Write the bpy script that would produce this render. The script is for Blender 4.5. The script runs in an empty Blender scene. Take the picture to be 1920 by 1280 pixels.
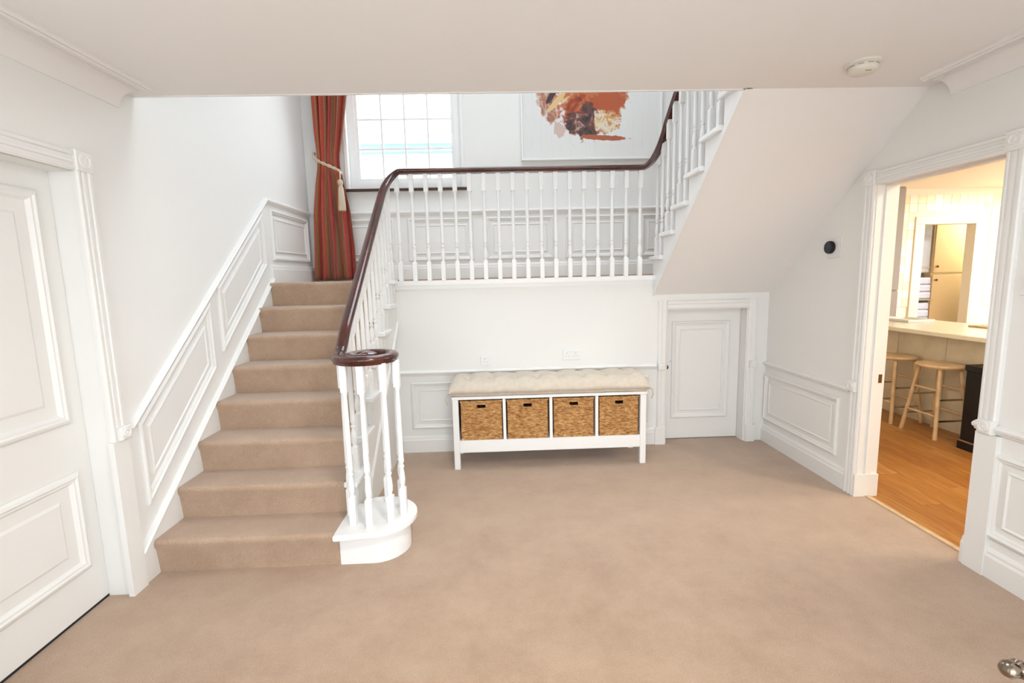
import bpy, math, random
from mathutils import Vector, Matrix
random.seed(7)
scene = bpy.context.scene
col = scene.collection
PI = math.pi

# ------------------------------------------------------------------ camera
F_PX, PITCH, YAW, ROLL, EYE = 893.03, .1332, .0315, -.0239, 1.4757
cy, sy, cp, sp, cr, sr = math.cos(YAW), math.sin(YAW), math.cos(PITCH), math.sin(PITCH), math.cos(ROLL), math.sin(ROLL)
fw = Vector((sy*cp, cy*cp, -sp)); rt = Vector((cy, -sy, 0)); up = rt.cross(fw)
r2 = rt*cr + up*sr; u2 = -rt*sr + up*cr
cam_data = bpy.data.cameras.new('camera'); cam = bpy.data.objects.new('camera', cam_data); col.objects.link(cam)
cam_data.sensor_fit = 'HORIZONTAL'; cam_data.sensor_width = 36; cam_data.lens = F_PX/1920*36
cam_data.clip_start = .02; cam_data.clip_end = 300
cam.matrix_world = Matrix(((r2.x, u2.x, -fw.x, 0), (r2.y, u2.y, -fw.y, 0), (r2.z, u2.z, -fw.z, EYE), (0, 0, 0, 1)))
scene.camera = cam

# ------------------------------------------------------------------ world, light, exposure
SKY = 4.0
world = bpy.data.worlds.new('overcast_sky'); scene.world = world; world.use_nodes = True
bg = world.node_tree.nodes['Background']; bg.inputs[0].default_value = (.86, .93, 1, 1); bg.inputs[1].default_value = SKY
scene.view_settings.view_transform = 'Standard'; scene.view_settings.look = 'None'
scene.view_settings.gamma = 1; scene.view_settings.use_curve_mapping = False
scene.view_settings.exposure = .86

def portal(name, loc, sx, sy_, direction):
    """guides sky light sampling through one opening of the house"""
    d = bpy.data.lights.new(name, 'AREA'); d.shape = 'RECTANGLE'; d.size = sx; d.size_y = sy_
    d.cycles.is_portal = True
    o = bpy.data.objects.new(name, d); col.objects.link(o); o.location = loc
    o.rotation_euler = Vector(direction).to_track_quat('-Z', 'Y').to_euler()
    return o

# ------------------------------------------------------------------ dimensions (metres)
RISE, GO, Y1, NOSE = .185, .2168, 2.364, .025        # carpeted flight
XL, XR = -1.80, 2.327                                # hall side walls
YB = 3.995                                           # wall under the landing
YW = 4.84                                            # window wall
ZL = 8*RISE                                          # landing level
ZC, YC = 2.425, 2.60                                 # hall ceiling, edge of the stair well
XS = 1.335                                           # outer face of the second flight
ZT = 5.0                                             # top of the stair well
FRONT = -.32                                         # inner face of the wall with the front door
XO = -.83                                            # outer face of first flight's string

# ------------------------------------------------------------------ materials
def mat(name, rgb, rough=.6, spec=.5, metal=0., bump=0., bscale=200., var=0., vscale=4., sheen=0., coat=0., var_rgb=None):
    m = bpy.data.materials.new(name); m.use_nodes = True
    nt = m.node_tree; b = nt.nodes['Principled BSDF']
    b.inputs['Base Color'].default_value = (*rgb, 1); b.inputs['Roughness'].default_value = rough
    b.inputs['Specular IOR Level'].default_value = spec; b.inputs['Metallic'].default_value = metal
    if sheen: b.inputs['Sheen Weight'].default_value = sheen; b.inputs['Sheen Roughness'].default_value = .4
    if coat: b.inputs['Coat Weight'].default_value = coat; b.inputs['Coat Roughness'].default_value = .08
    tc = nt.nodes.new('ShaderNodeTexCoord')
    if bump:
        n = nt.nodes.new('ShaderNodeTexNoise'); n.inputs['Scale'].default_value = bscale; n.inputs['Detail'].default_value = 3
        nt.links.new(tc.outputs['Object'], n.inputs['Vector'])
        bp = nt.nodes.new('ShaderNodeBump'); bp.inputs['Strength'].default_value = bump; bp.inputs['Distance'].default_value = .01
        nt.links.new(n.outputs['Fac'], bp.inputs['Height']); nt.links.new(bp.outputs['Normal'], b.inputs['Normal'])
    if var:
        n = nt.nodes.new('ShaderNodeTexNoise'); n.inputs['Scale'].default_value = vscale; n.inputs['Detail'].default_value = 5
        nt.links.new(tc.outputs['Object'], n.inputs['Vector'])
        mx = nt.nodes.new('ShaderNodeMix'); mx.data_type = 'RGBA'
        d = var_rgb or tuple(c*(1-var) for c in rgb)
        mx.inputs['A'].default_value = (*rgb, 1); mx.inputs['B'].default_value = (*d, 1)
        rp = nt.nodes.new('ShaderNodeMapRange'); rp.inputs['From Min'].default_value = .38; rp.inputs['From Max'].default_value = .66
        nt.links.new(n.outputs['Fac'], rp.inputs['Value']); nt.links.new(rp.outputs['Result'], mx.inputs['Factor'])
        nt.links.new(mx.outputs['Result'], b.inputs['Base Color'])
    return m

M = {}
M['wall'] = mat('wall_paint', (.87, .865, .84), .75, .2)
M['ceiling'] = mat('ceiling_paint', (.89, .865, .845), .85, .15)
M['trim'] = mat('white_gloss_paint', (.87, .865, .84), .38, .4)
M['white'] = mat('bright_white_paint', (.90, .90, .89), .35, .4)
M['wood'] = mat('mahogany', (.085, .016, .010), .22, .5, var=.55, vscale=9, coat=.5)
M['oakdark'] = mat('dark_sill_wood', (.06, .025, .012), .4)
M['black'] = mat('black_plastic', (.010, .010, .012), .45, .3)
M['plastic'] = mat('white_plastic', (.83, .83, .82), .35)
M['aged'] = mat('aged_white_plastic', (.78, .74, .66), .45)
M['brass'] = mat('aged_brass', (.16, .09, .04), .35, metal=.9)
M['bronze'] = mat('worn_bronze', (.24, .19, .15), .16, metal=1)
M['chrome'] = mat('brushed_chrome', (.55, .50, .45), .18, metal=1)
M['birch'] = mat('birch_wood', (.72, .52, .32), .5, var=.2, vscale=14)
M['worktop'] = mat('cream_worktop', (.84, .79, .68), .25)
M['panel'] = mat('beige_panel', (.74, .66, .52), .5, var=.12, vscale=7)
M['cream'] = mat('cream_wall', (.92, .87, .74), .6)
M['tan'] = mat('tan_cupboard', (.74, .62, .42), .5)
M['grey'] = mat('grey_unit', (.36, .33, .31), .5)
M['tile_a'] = mat('cream_tile', (.92, .87, .75), .3)
M['tile_b'] = mat('yellow_tile', (.90, .80, .56), .3)
M['bluegrey'] = mat('blue_grey_cloth', (.38, .42, .52), .8)
M['fabric'] = mat('oatmeal_linen', (.70, .62, .52), .95, .1, bump=.25, bscale=420, var=.08, vscale=30, sheen=.2)
M['cord'] = mat('beige_cord', (.66, .54, .40), .9, .1, bump=.4, bscale=300)
M['pin'] = mat('pale_grey_plastic', (.55, .55, .55), .5)
M['dark'] = mat('dark_gap', (.02, .02, .02), .9)
M['grass'] = mat('pale_paving', (.72, .70, .66), .9)
M['render'] = mat('white_render', (.8, .8, .78), .9)
M['slate'] = mat('blue_slate', (.17, .25, .33), .7)

def carpet_material():
    m = mat('beige_carpet', (.5, .38, .28), .97, .05, sheen=.5)
    nt = m.node_tree; b = nt.nodes['Principled BSDF']
    tc = nt.nodes.new('ShaderNodeTexCoord')
    geo = nt.nodes.new('ShaderNodeNewGeometry')
    big = nt.nodes.new('ShaderNodeTexNoise'); big.inputs['Scale'].default_value = 3.4; big.inputs['Detail'].default_value = 8; big.inputs['Roughness'].default_value = .75
    fine = nt.nodes.new('ShaderNodeTexNoise'); fine.inputs['Scale'].default_value = 260; fine.inputs['Detail'].default_value = 2
    nt.links.new(geo.outputs['Position'], big.inputs['Vector']); nt.links.new(geo.outputs['Position'], fine.inputs['Vector'])
    r1 = nt.nodes.new('ShaderNodeValToRGB'); e = r1.color_ramp.elements
    e[0].position = .28; e[0].color = (.44, .303, .21, 1); e[1].position = .72; e[1].color = (.57, .412, .30, 1)
    nt.links.new(big.outputs['Fac'], r1.inputs['Fac'])
    r3 = nt.nodes.new('ShaderNodeValToRGB'); e = r3.color_ramp.elements
    e[0].position = .3; e[0].color = (.80, .80, .80, 1); e[1].position = .7; e[1].color = (1.1, 1.1, 1.1, 1)
    nt.links.new(fine.outputs['Fac'], r3.inputs['Fac'])
    mx = nt.nodes.new('ShaderNodeMix'); mx.data_type = 'RGBA'; mx.blend_type = 'MULTIPLY'; mx.inputs['Factor'].default_value = 1
    nt.links.new(r1.outputs['Color'], mx.inputs['A']); nt.links.new(r3.outputs['Color'], mx.inputs['B'])
    nt.links.new(mx.outputs['Result'], b.inputs['Base Color'])
    bp = nt.nodes.new('ShaderNodeBump'); bp.inputs['Strength'].default_value = .5; bp.inputs['Distance'].default_value = .006
    nt.links.new(fine.outputs['Fac'], bp.inputs['Height']); nt.links.new(bp.outputs['Normal'], b.inputs['Normal'])
    return m
M['carpet'] = carpet_material()

def glass_material():
    m = bpy.data.materials.new('window_glass'); m.use_nodes = True; nt = m.node_tree
    out = nt.nodes['Material Output']; nt.nodes.remove(nt.nodes['Principled BSDF'])
    t = nt.nodes.new('ShaderNodeBsdfTransparent'); g = nt.nodes.new('ShaderNodeBsdfGlossy'); g.inputs['Roughness'].default_value = .02
    x = nt.nodes.new('ShaderNodeMixShader'); x.inputs[0].default_value = .05
    nt.links.new(t.outputs[0], x.inputs[1]); nt.links.new(g.outputs[0], x.inputs[2]); nt.links.new(x.outputs[0], out.inputs['Surface'])
    return m
M['glass'] = glass_material()

def wood_floor_material(i):
    base = [(.50, .225, .055), (.56, .265, .075), (.45, .19, .045)][i]
    m = mat('honey_laminate_%d' % i, base, .32, .5); nt = m.node_tree; b = nt.nodes['Principled BSDF']
    tc = nt.nodes.new('ShaderNodeTexCoord'); mp = nt.nodes.new('ShaderNodeMapping'); mp.inputs['Scale'].default_value = (26, 2.2, 1)
    nt.links.new(tc.outputs['Object'], mp.inputs['Vector'])
    n = nt.nodes.new('ShaderNodeTexNoise'); n.inputs['Scale'].default_value = 2; n.inputs['Detail'].default_value = 6
    nt.links.new(mp.outputs['Vector'], n.inputs['Vector'])
    r = nt.nodes.new('ShaderNodeValToRGB'); e = r.color_ramp.elements
    e[0].position = .34; e[0].color = (base[0]*.68, base[1]*.58, base[2]*.5, 1); e[1].position = .6; e[1].color = (*base, 1)
    nt.links.new(n.outputs['Fac'], r.inputs['Fac']); nt.links.new(r.outputs['Color'], b.inputs['Base Color'])
    return m
M['planks'] = [wood_floor_material(i) for i in range(3)]

def wicker_material():
    m = mat('woven_seagrass', (.55, .30, .12), .8, .15); nt = m.node_tree; b = nt.nodes['Principled BSDF']
    tc = nt.nodes.new('ShaderNodeTexCoord'); mp = nt.nodes.new('ShaderNodeMapping'); mp.inputs['Scale'].default_value = (30, 30, 110)
    oi = nt.nodes.new('ShaderNodeObjectInfo')
    ad = nt.nodes.new('ShaderNodeVectorMath'); ad.operation = 'ADD'
    nt.links.new(tc.outputs['Object'], ad.inputs[0]); nt.links.new(oi.outputs['Location'], ad.inputs[1])
    nt.links.new(ad.outputs[0], mp.inputs['Vector'])
    n = nt.nodes.new('ShaderNodeTexNoise'); n.inputs['Scale'].default_value = 1; n.inputs['Detail'].default_value = 4; n.inputs['Roughness'].default_value = .7
    nt.links.new(mp.outputs['Vector'], n.inputs['Vector'])
    r = nt.nodes.new('ShaderNodeValToRGB'); e = r.color_ramp.elements
    e[0].position = .34; e[0].color = (.25, .10, .03, 1); e[1].position = .68; e[1].color = (.78, .50, .24, 1)
    x = e.new(.5); x.color = (.53, .285, .11, 1)
    nt.links.new(n.outputs['Fac'], r.inputs['Fac']); nt.links.new(r.outputs['Color'], b.inputs['Base Color'])
    return m
M['wicker'] = wicker_material()

def curtain_material():
    m = mat('striped_curtain_cloth', (.5, .1, .05), .75, .2, sheen=.3); nt = m.node_tree; b = nt.nodes['Principled BSDF']
    uv = nt.nodes.new('ShaderNodeUVMap'); sx = nt.nodes.new('ShaderNodeSeparateXYZ'); nt.links.new(uv.outputs[0], sx.inputs[0])
    fr = nt.nodes.new('ShaderNodeMath'); fr.operation = 'FRACT'
    mu = nt.nodes.new('ShaderNodeMath'); mu.operation = 'MULTIPLY'; mu.inputs[1].default_value = 2.6
    nt.links.new(sx.outputs['X'], mu.inputs[0]); nt.links.new(mu.outputs[0], fr.inputs[0])
    r = nt.nodes.new('ShaderNodeValToRGB'); r.color_ramp.interpolation = 'LINEAR'
    red = (.45, .078, .050, 1); org = (.46, .165, .06, 1); brn = (.275, .145, .085, 1); dk = (.33, .045, .04, 1); gold = (.38, .20, .09, 1)
    seq = [(0, brn), (.08, brn), (.10, red), (.30, red), (.32, gold), (.37, gold), (.39, red), (.50, dk), (.54, dk), (.56, brn), (.64, brn), (.66, org), (.72, org), (.74, red), (.91, red), (.93, gold)]
    e = r.color_ramp.elements; e[0].position = 0; e[0].color = seq[0][1]; e[1].position = 1; e[1].color = brn
    for p, c in seq[1:]:
        k = e.new(p); k.color = c
    nt.links.new(fr.outputs[0], r.inputs['Fac'])
    mp = nt.nodes.new('ShaderNodeMapping'); mp.inputs['Scale'].default_value = (90, 14, 1); nt.links.new(uv.outputs[0], mp.inputs['Vector'])
    n = nt.nodes.new('ShaderNodeTexNoise'); n.inputs['Scale'].default_value = 3; n.inputs['Detail'].default_value = 3; nt.links.new(mp.outputs[0], n.inputs['Vector'])
    mr = nt.nodes.new('ShaderNodeMapRange'); mr.inputs['To Min'].default_value = .55; mr.inputs['To Max'].default_value = 1.45; nt.links.new(n.outputs['Fac'], mr.inputs['Value'])
    mx = nt.nodes.new('ShaderNodeMix'); mx.data_type = 'RGBA'; mx.blend_type = 'MULTIPLY'; mx.inputs['Factor'].default_value = 1
    nt.links.new(r.outputs['Color'], mx.inputs['A']); nt.links.new(mr.outputs['Result'], mx.inputs['B'])
    nt.links.new(mx.outputs['Result'], b.inputs['Base Color'])
    return m
M['curtain'] = curtain_material()

# ------------------------------------------------------------------ mesh helpers
WLOC = {}
class MB:
    def __init__(s): s.v = []; s.f = []; s.uv = None
    def add(s, vs, fs):
        o = len(s.v); s.v += [tuple(p) for p in vs]; s.f += [tuple(i+o for i in f) for f in fs]; return s
    def box(s, x0, x1, y0, y1, z0, z1):
        return s.add([(x, y, z) for z in (z0, z1) for y in (y0, y1) for x in (x0, x1)],
                     [(0, 2, 3, 1), (4, 5, 7, 6), (0, 1, 5, 4), (2, 6, 7, 3), (0, 4, 6, 2), (1, 3, 7, 5)])
    def bbox(s, x0, x1, y0, y1, z0, z1, b=.004):
        """box with chamfered edges"""
        xs, ys, zs = (x0, x1), (y0, y1), (z0, z1); vs = []; idx = {}
        for i in (0, 1):
            for j in (0, 1):
                for k in (0, 1):
                    sx, sy_, sz = (1-2*i), (1-2*j), (1-2*k)
                    for a in range(3):
                        p = [xs[i], ys[j], zs[k]]
                        for q, d in enumerate((sx, sy_, sz)):
                            if q != a: p[q] += d*b
                        idx[i, j, k, a] = len(vs); vs.append(p)
        fs = []
        q4 = ((0, 0), (1, 0), (1, 1), (0, 1))
        for a in range(3):                                  # big faces: vertices lying on side 'a' are those with a itself fixed
            for sd in (0, 1):
                f = []
                for (m_, n_) in q4:
                    ijk = [0, 0, 0]; ijk[a] = sd; ijk[(a+1) % 3] = m_; ijk[(a+2) % 3] = n_
                    f.append(idx[(*ijk, a)])
                fs.append(f if sd else f[::-1])
        for a in range(3):                                  # edge chamfers run along axis a
            b1, c1 = (a+1) % 3, (a+2) % 3
            for sb in (0, 1):
                for sc in (0, 1):
                    def id_(t, ax):
                        ijk = [0, 0, 0]; ijk[a] = t; ijk[b1] = sb; ijk[c1] = sc; return idx[(*ijk, ax)]
                    f = [id_(0, b1), id_(1, b1), id_(1, c1), id_(0, c1)]
                    fs.append(f if sb == sc else f[::-1])
        for i in (0, 1):
            for j in (0, 1):
                for k in (0, 1):
                    f = [idx[i, j, k, a] for a in range(3)]
                    fs.append(f if (i+j+k) % 2 == 1 else f[::-1])
        return s.add(vs, fs)
    def prism(s, poly, axis, a0, a1):
        """poly in the two other axes (x: (y,z); y: (x,z); z: (x,y)) extruded along axis"""
        n = len(poly)
        mk = {'x': lambda p, a: (a, p[0], p[1]), 'y': lambda p, a: (p[0], a, p[1]), 'z': lambda p, a: (p[0], p[1], a)}[axis]
        vs = [mk(p, a0) for p in poly] + [mk(p, a1) for p in poly]
        return s.add(vs, [tuple(range(n))[::-1], tuple(range(n, 2*n))] + [(i, (i+1) % n, (i+1) % n+n, i+n) for i in range(n)])
    def lathe(s, c, prof, n=14, axis='z'):
        vs = []; fs = []
        for r, h in prof:
            for i in range(n):
                a = 2*PI*i/n; x, y = r*math.cos(a), r*math.sin(a)
                vs.append({'z': (c[0]+x, c[1]+y, c[2]+h), 'y': (c[0]+x, c[1]+h, c[2]+y), 'x': (c[0]+h, c[1]+x, c[2]+y)}[axis])
        k = len(prof)
        for j in range(k-1):
            for i in range(n): fs.append((j*n+i, j*n+(i+1) % n, (j+1)*n+(i+1) % n, (j+1)*n+i))
        fs.append(tuple(range(n))[::-1]); fs.append(tuple(range((k-1)*n, k*n)))
        return s.add(vs, fs)
    def sweep(s, path, prof, caps=True, ref=Vector((0, 0, 1))):
        path = [Vector(p) for p in path]; n = len(prof); vs = []; fs = []
        for i, p in enumerate(path):
            t = (path[min(i+1, len(path)-1)] - path[max(i-1, 0)]).normalized()
            sd = t.cross(ref).normalized(); u = sd.cross(t)
            for a, b in prof: vs.append(p + sd*a + u*b)
        for j in range(len(path)-1):
            for i in range(n): fs.append((j*n+i, j*n+(i+1) % n, (j+1)*n+(i+1) % n, (j+1)*n+i))
        if caps: fs.append(tuple(range(n))[::-1]); fs.append(tuple(range((len(path)-1)*n, len(path)*n)))
        return s.add(vs, fs)
    def tube(s, path, r, n=8, ref=Vector((0, 0, 1))):
        return s.sweep(path, [(r*math.cos(2*PI*i/n), r*math.sin(2*PI*i/n)) for i in range(n)], True, ref)
    def bar(s, p, q, r0, r1, n=10):
        p, q = Vector(p), Vector(q); t = (q-p).normalized()
        ref = Vector((1, 0, 0)) if abs(t.x) < .9 else Vector((0, 1, 0))
        a = t.cross(ref).normalized(); b = a.cross(t); vs = []
        for c, r in ((p, r0), (q, r1)):
            for i in range(n): vs.append(c + a*r*math.cos(2*PI*i/n) + b*r*math.sin(2*PI*i/n))
        return s.add(vs, [tuple(range(n))[::-1], tuple(range(n, 2*n))] + [(i, (i+1) % n, (i+1) % n+n, i+n) for i in range(n)])
    def rings(s, corners, normal, prof, cap=False):
        """moulding swept round a planar polygon: prof = [(inset, height)]"""
        P = [Vector(c) for c in corners]; N = Vector(normal).normalized(); n = len(P)
        ctr = sum(P, Vector())/n
        def off(d):
            out = []
            for i in range(n):
                e0 = (P[i]-P[i-1]).normalized(); e1 = (P[(i+1) % n]-P[i]).normalized()
                n0 = N.cross(e0); n1 = N.cross(e1)
                if n0.dot(ctr-P[i]) < 0: n0 = -n0
                if n1.dot(ctr-P[i]) < 0: n1 = -n1
                k = 1+n0.dot(n1)
                out.append(P[i] + (n0+n1)*(d/k))
            return out
        vs = []
        for d, h in prof: vs += [q + N*h for q in off(d)]
        fs = [(j*n+i, j*n+(i+1) % n, (j+1)*n+(i+1) % n, (j+1)*n+i) for j in range(len(prof)-1) for i in range(n)]
        if cap: fs.append(tuple(range((len(prof)-1)*n, len(prof)*n)))
        return s.add(vs, fs)
    def build(s, name, material, parent=None, smooth=False, base=None):
        xs, ys, zs = zip(*s.v)
        c = Vector(base) if base is not None else Vector(((min(xs)+max(xs))/2, (min(ys)+max(ys))/2, min(zs)))
        me = bpy.data.meshes.new(name); me.from_pydata([(x-c.x, y-c.y, z-c.z) for x, y, z in s.v], [], s.f)
        import bmesh
        bm = bmesh.new(); bm.from_mesh(me); bmesh.ops.recalc_face_normals(bm, faces=bm.faces); bm.to_mesh(me); bm.free()
        if s.uv:
            l = me.uv_layers.new(name='UVMap')
            for lp in me.loops: l.data[lp.index].uv = s.uv[lp.vertex_index]
        me.materials.append(material)
        if smooth:
            me.polygons.foreach_set('use_smooth', [True]*len(me.polygons))
            if smooth != 'all': me.set_sharp_from_angle(angle=math.radians(smooth if smooth is not True else 38))
        return link(name, me, c, parent)

def link(name, me, world, parent=None):
    o = bpy.data.objects.new(name, me); col.objects.link(o)
    if parent is not None:
        o.parent = parent; o.location = Vector(world) - WLOC[parent.name]
    else: o.location = world
    WLOC[o.name] = Vector(world)
    return o

def tag(o, label=None, cat=None, group=None, kind=None):
    if label: o['label'] = label
    if cat: o['category'] = cat
    if group: o['group'] = group
    if kind: o['kind'] = kind
    return o
def thing(name, label, cat, loc, group=None):
    return tag(link(name, None, loc), label, cat, group)
def struct(name, mb, m, label, parent=None, smooth=False):
    o = mb.build(name, m, parent, smooth)
    o['kind'] = 'structure'
    if label: o['label'] = label
    return o

# ------------------------------------------------------------------ the house: floors, walls, ceilings
floor = struct('floor', MB().box(-2.05, 2.40, FRONT-.2, 4.30, -.12, 0), M['carpet'], 'pale brown fitted carpet of the hall')
tag(floor, cat='floor')

def wall(name, label, *boxes, m='wall'):
    b = MB()
    for x in boxes: b.box(*x)
    o = struct(name, b, M[m], label); o['category'] = 'wall'
    return o
DL0, DL1, DLZ = 1.36, 2.20, 1.985             # left door opening
wall_left = wall('wall_left', 'off-white wall rising beside the carpeted stairs',
                 (-2.05, XL, FRONT, DL0, 0, ZT), (-2.05, XL, DL0, DL1, DLZ, ZT), (-2.05, XL, DL1, YW+.25, 0, ZT))
DR0, DR1, DRZ = 2.15, 2.905, 1.99             # doorway to the kitchen
XK = XR+.127                                  # kitchen side of that wall
wall_right = wall('wall_right', 'off-white wall with the kitchen doorway',
                  (XR, XK, FRONT, DR0, 0, ZT), (XR, XK, DR0, DR1, DRZ, ZT), (XR, XK, DR1, YW+.25, 0, ZT))
WX0, WX1, WZ0, WZ1 = -1.40, -.29, 2.345, 4.25
wall_back = wall('wall_window', 'pale cream landing wall with the window',
                 (XL, WX0, YW, YW+.25, 0, ZT), (WX0, WX1, YW, YW+.25, 0, WZ0), (WX0, WX1, YW, YW+.25, WZ1, ZT), (WX1, XR, YW, YW+.25, 0, ZT))
SD0, SD1, SDZ = 1.445, 2.15, 1.178
wall_low = wall('wall_under_landing', 'off-white wall below the landing behind the bench',
                (XO-.06, SD0, YB, YB+.12, 0, ZL-.06), (SD0, SD1, YB, YB+.12, SDZ, ZL-.06), (SD1, XR, YB, YB+.12, 0, ZL-.06))
# front wall behind the camera: open front door, two unseen windows added for daylight
FW = [(-1.72, -.35, .12, 2.36), (1.0, 2.22, .12, 2.36)]
FD0, FD1, FDZ = -.10, .90, 2.1
wall_front = wall('wall_front', 'front wall with the entrance door and added tall windows',
                  (XL, -1.72, FRONT-.2, FRONT, 0, ZT), (-1.72, -.35, FRONT-.2, FRONT, 0, .12), (-1.72, -.35, FRONT-.2, FRONT, 2.36, ZT),
                  (-.35, FD0, FRONT-.2, FRONT, 0, ZT), (FD0, FD1, FRONT-.2, FRONT, FDZ, ZT), (FD1, 1.0, FRONT-.2, FRONT, 0, ZT),
                  (1.0, 2.22, FRONT-.2, FRONT, 0, .12), (1.0, 2.22, FRONT-.2, FRONT, 2.36, ZT), (2.22, XR, FRONT-.2, FRONT, 0, ZT))
# unseen porch shell in front of it, added to even out the daylight
PY = -2.5
porch = wall('wall_added_porch', 'white walls of the added light-shaping porch', (-1.95, -1.80, PY, FRONT-.2, 0, 2.5), (XR, XR+.15, PY, FRONT-.2, 0, 2.5))
struct('floor_added_porch', MB().box(-1.95, XR+.15, PY, FRONT-.2, -.12, -.004), mat('pale_added_porch_tiles', (.86, .84, .80), .5), 'pale tiled floor of the added porch')['category'] = 'floor'
struct('ceiling_added_porch', MB().box(-1.95, XR+.15, PY, FRONT-.2, 2.5, 2.62), M['ceiling'], 'white ceiling of the added porch')['category'] = 'ceiling'
portal('added_porch_portal', (.26, PY-.02, 1.25), 4.1, 2.5, (0, 1, 0))
portal('stair_window_portal', ((WX0+WX1)/2, YW+.3, (WZ0+WZ1)/2), WX1-WX0, WZ1-WZ0, (0, -1, 0))

ceiling = struct('ceiling', MB().box(XL, XR, FRONT, YC, ZC, ZC+.22), M['ceiling'], 'smooth white ceiling over the hall'); ceiling['category'] = 'ceiling'
MB().box(XL, XS, YC, YC+.014, ZC-.004, ZC+.24).build('edge_board', M['trim'], ceiling)
# top of the stair well; unseen roof light added and sized for its daylight
RL = (-.8, 1.3, 2.62, 3.95)
top = MB(); top.box(XL, XR, FRONT, RL[2], ZT, ZT+.1); top.box(XL, XR, RL[3], YW, ZT, ZT+.1); top.box(XL, RL[0], RL[2], RL[3], ZT, ZT+.1); top.box(RL[1], XR, RL[2], RL[3], ZT, ZT+.1)
tc_ = struct('ceiling_stair_well', top, M['ceiling'], 'white ceiling high above the stairs'); tc_['category'] = 'ceiling'
portal('added_roof_light_portal', (0, (RL[2]+RL[3])/2, ZT+.15), RL[1]-RL[0], RL[3]-RL[2], (0, 0, -1))
# landing
landing = struct('floor_landing', MB().box(XL, XO-.04, Y1+7*GO+.004, YW, ZL-.10, ZL).box(XO-.04, XR, YB+.03, YW, ZL-.10, ZL), M['carpet'], 'carpeted half landing below the window'); landing['category'] = 'floor'
MB().box(XO-.03, XS+.03, YB-.028, YB+.03, ZL-.05, ZL-.012).build('edge_nosing', M['white'], landing)
MB().box(XO-.03, XS+.03, YB-.014, YB, ZL-.085, ZL-.05).build('edge_moulding', M['trim'], landing)

# outside world
g_ = struct('ground_outside', MB().box(-40, 40, -40, 45, -.5, -.35), M['grass'], 'pale ground outside the house')
nb = thing('neighbouring_house', 'white rendered house with blue slate roof seen through the window', 'building', (-3, 15, -.35))
MB().box(-16, 10, 14.2, 18, -.35, 5.02).build('house_wall', M['render'], nb)
MB().box(-16.4, 10.4, 13.9, 18, 5.02, 5.22).build('fascia', M['slate'], nb)
MB().box(-16.4, 10.4, 13.8, 18, 5.22, 5.34).build('gutter', M['render'], nb)
MB().box(-16.4, 10.4, 13.95, 14.2, 5.37, 5.41).build('ridge_line', M['slate'], nb)
MB().prism([(14.3, 5.34), (16, 5.7), (18, 5.34)], 'x', -16.4, 10.4).build('roof', M['slate'], nb)

# ------------------------------------------------------------------ wainscot, rails, skirting, cornice
MOULD = [(0, 0), (0, .010), (.006, .018), (.014, .020), (.022, .012), (.030, .010), (.038, .004), (.038, 0)]
FIELD = [(.066, 0), (.066, .008), (.074, .012), (.082, .006), (.082, .006)]
def wall_panel(parent, corners, normal):
    p = MB().rings(corners, normal, MOULD).build('panel_moulding', M['trim'], parent)
    MB().rings(corners, normal, FIELD, True).build('raised_field', M['trim'], p)
RAIL = [(0, 0), (.012, .006), (.016, .016), (.026, .022), (.030, .034), (.022, .042), (.008, .048), (0, .050)]   # (out, up)
SKIRT = [(0, 0), (.020, 0), (.020, .105), (.014, .118), (.014, .128), (.006, .142), (0, .145)]
def run(name, parent, p, q, normal, prof, dz=0, m='trim'):
    """profile (out, up) extruded from p to q"""
    p, q, n = Vector(p), Vector(q), Vector(normal); k = len(prof)
    vs = [e + n*a + Vector((0, 0, b+dz)) for e in (p, q) for a, b in prof]
    return MB().add(vs, [tuple(range(k)), tuple(range(k, 2*k))[::-1]] + [(i, (i+1) % k, (i+1) % k+k, i+k) for i in range(k)]).build(name, M[m], parent)

# left wall: raked wainscot beside the flight
N = (1, 0, 0)
def L(y, z): return (XL, y, z)
dado = lambda y: .765 + .8175*(y-2.30)
run('dado_rail', wall_left, L(2.262, .765), L(2.300, .765), N, RAIL)
run('dado_rail', wall_left, L(2.300, .765), L(3.926, 2.094), N, RAIL)
run('dado_rail', wall_left, L(3.926, 2.094), L(YW, 2.100), N, RAIL)
wall_panel(wall_left, [L(2.350, .800), L(2.350, .370), L(3.047, .952), L(3.047, 1.368)], N)
wall_panel(wall_left, [L(3.149, 1.455), L(3.149, 1.040), L(3.850, 1.614), L(3.850, 2.026)], N)
wall_panel(wall_left, [L(3.985, 2.066), L(3.985, 1.660), L(4.745, 1.666), L(4.745, 2.064)], N)
# wall string
st = lambda y: .171 + .805*(y-2.266)
wall_string = [(2.262, 0), (Y1+.02, 0)] + [(3.93, 1.30), (3.93, 1.512), (2.262, st(2.262)+.0)]
MB().prism(wall_string, 'x', XL, XL+.016).build('stair_string', M['trim'], wall_left)
run('string_moulding', wall_left, L(2.262, st(2.262)-.012), L(3.93, st(3.93)-.012), N, [(0, 0), (.022, 0), (.030, .008), (.022, .018), (0, .022)])
run('baseboard', wall_left, L(3.93, ZL), L(YW, ZL), N, SKIRT)
# landing, window wall
N = (0, -1, 0)
run('dado_rail', wall_back, (XL, YW, 2.100), (XR, YW, 2.100), N, RAIL)
run('baseboard', wall_back, (XL, YW, ZL), (XR, YW, ZL), N, SKIRT)
for x0, x1 in ((-1.62, -.985), (-.851, -.206), (-.076, .595), (.712, 1.356), (1.476, 2.12)):
    wall_panel(wall_back, [(x0, YW, 2.075), (x1, YW, 2.075), (x1, YW, 1.660), (x0, YW, 1.660)], N)
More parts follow.
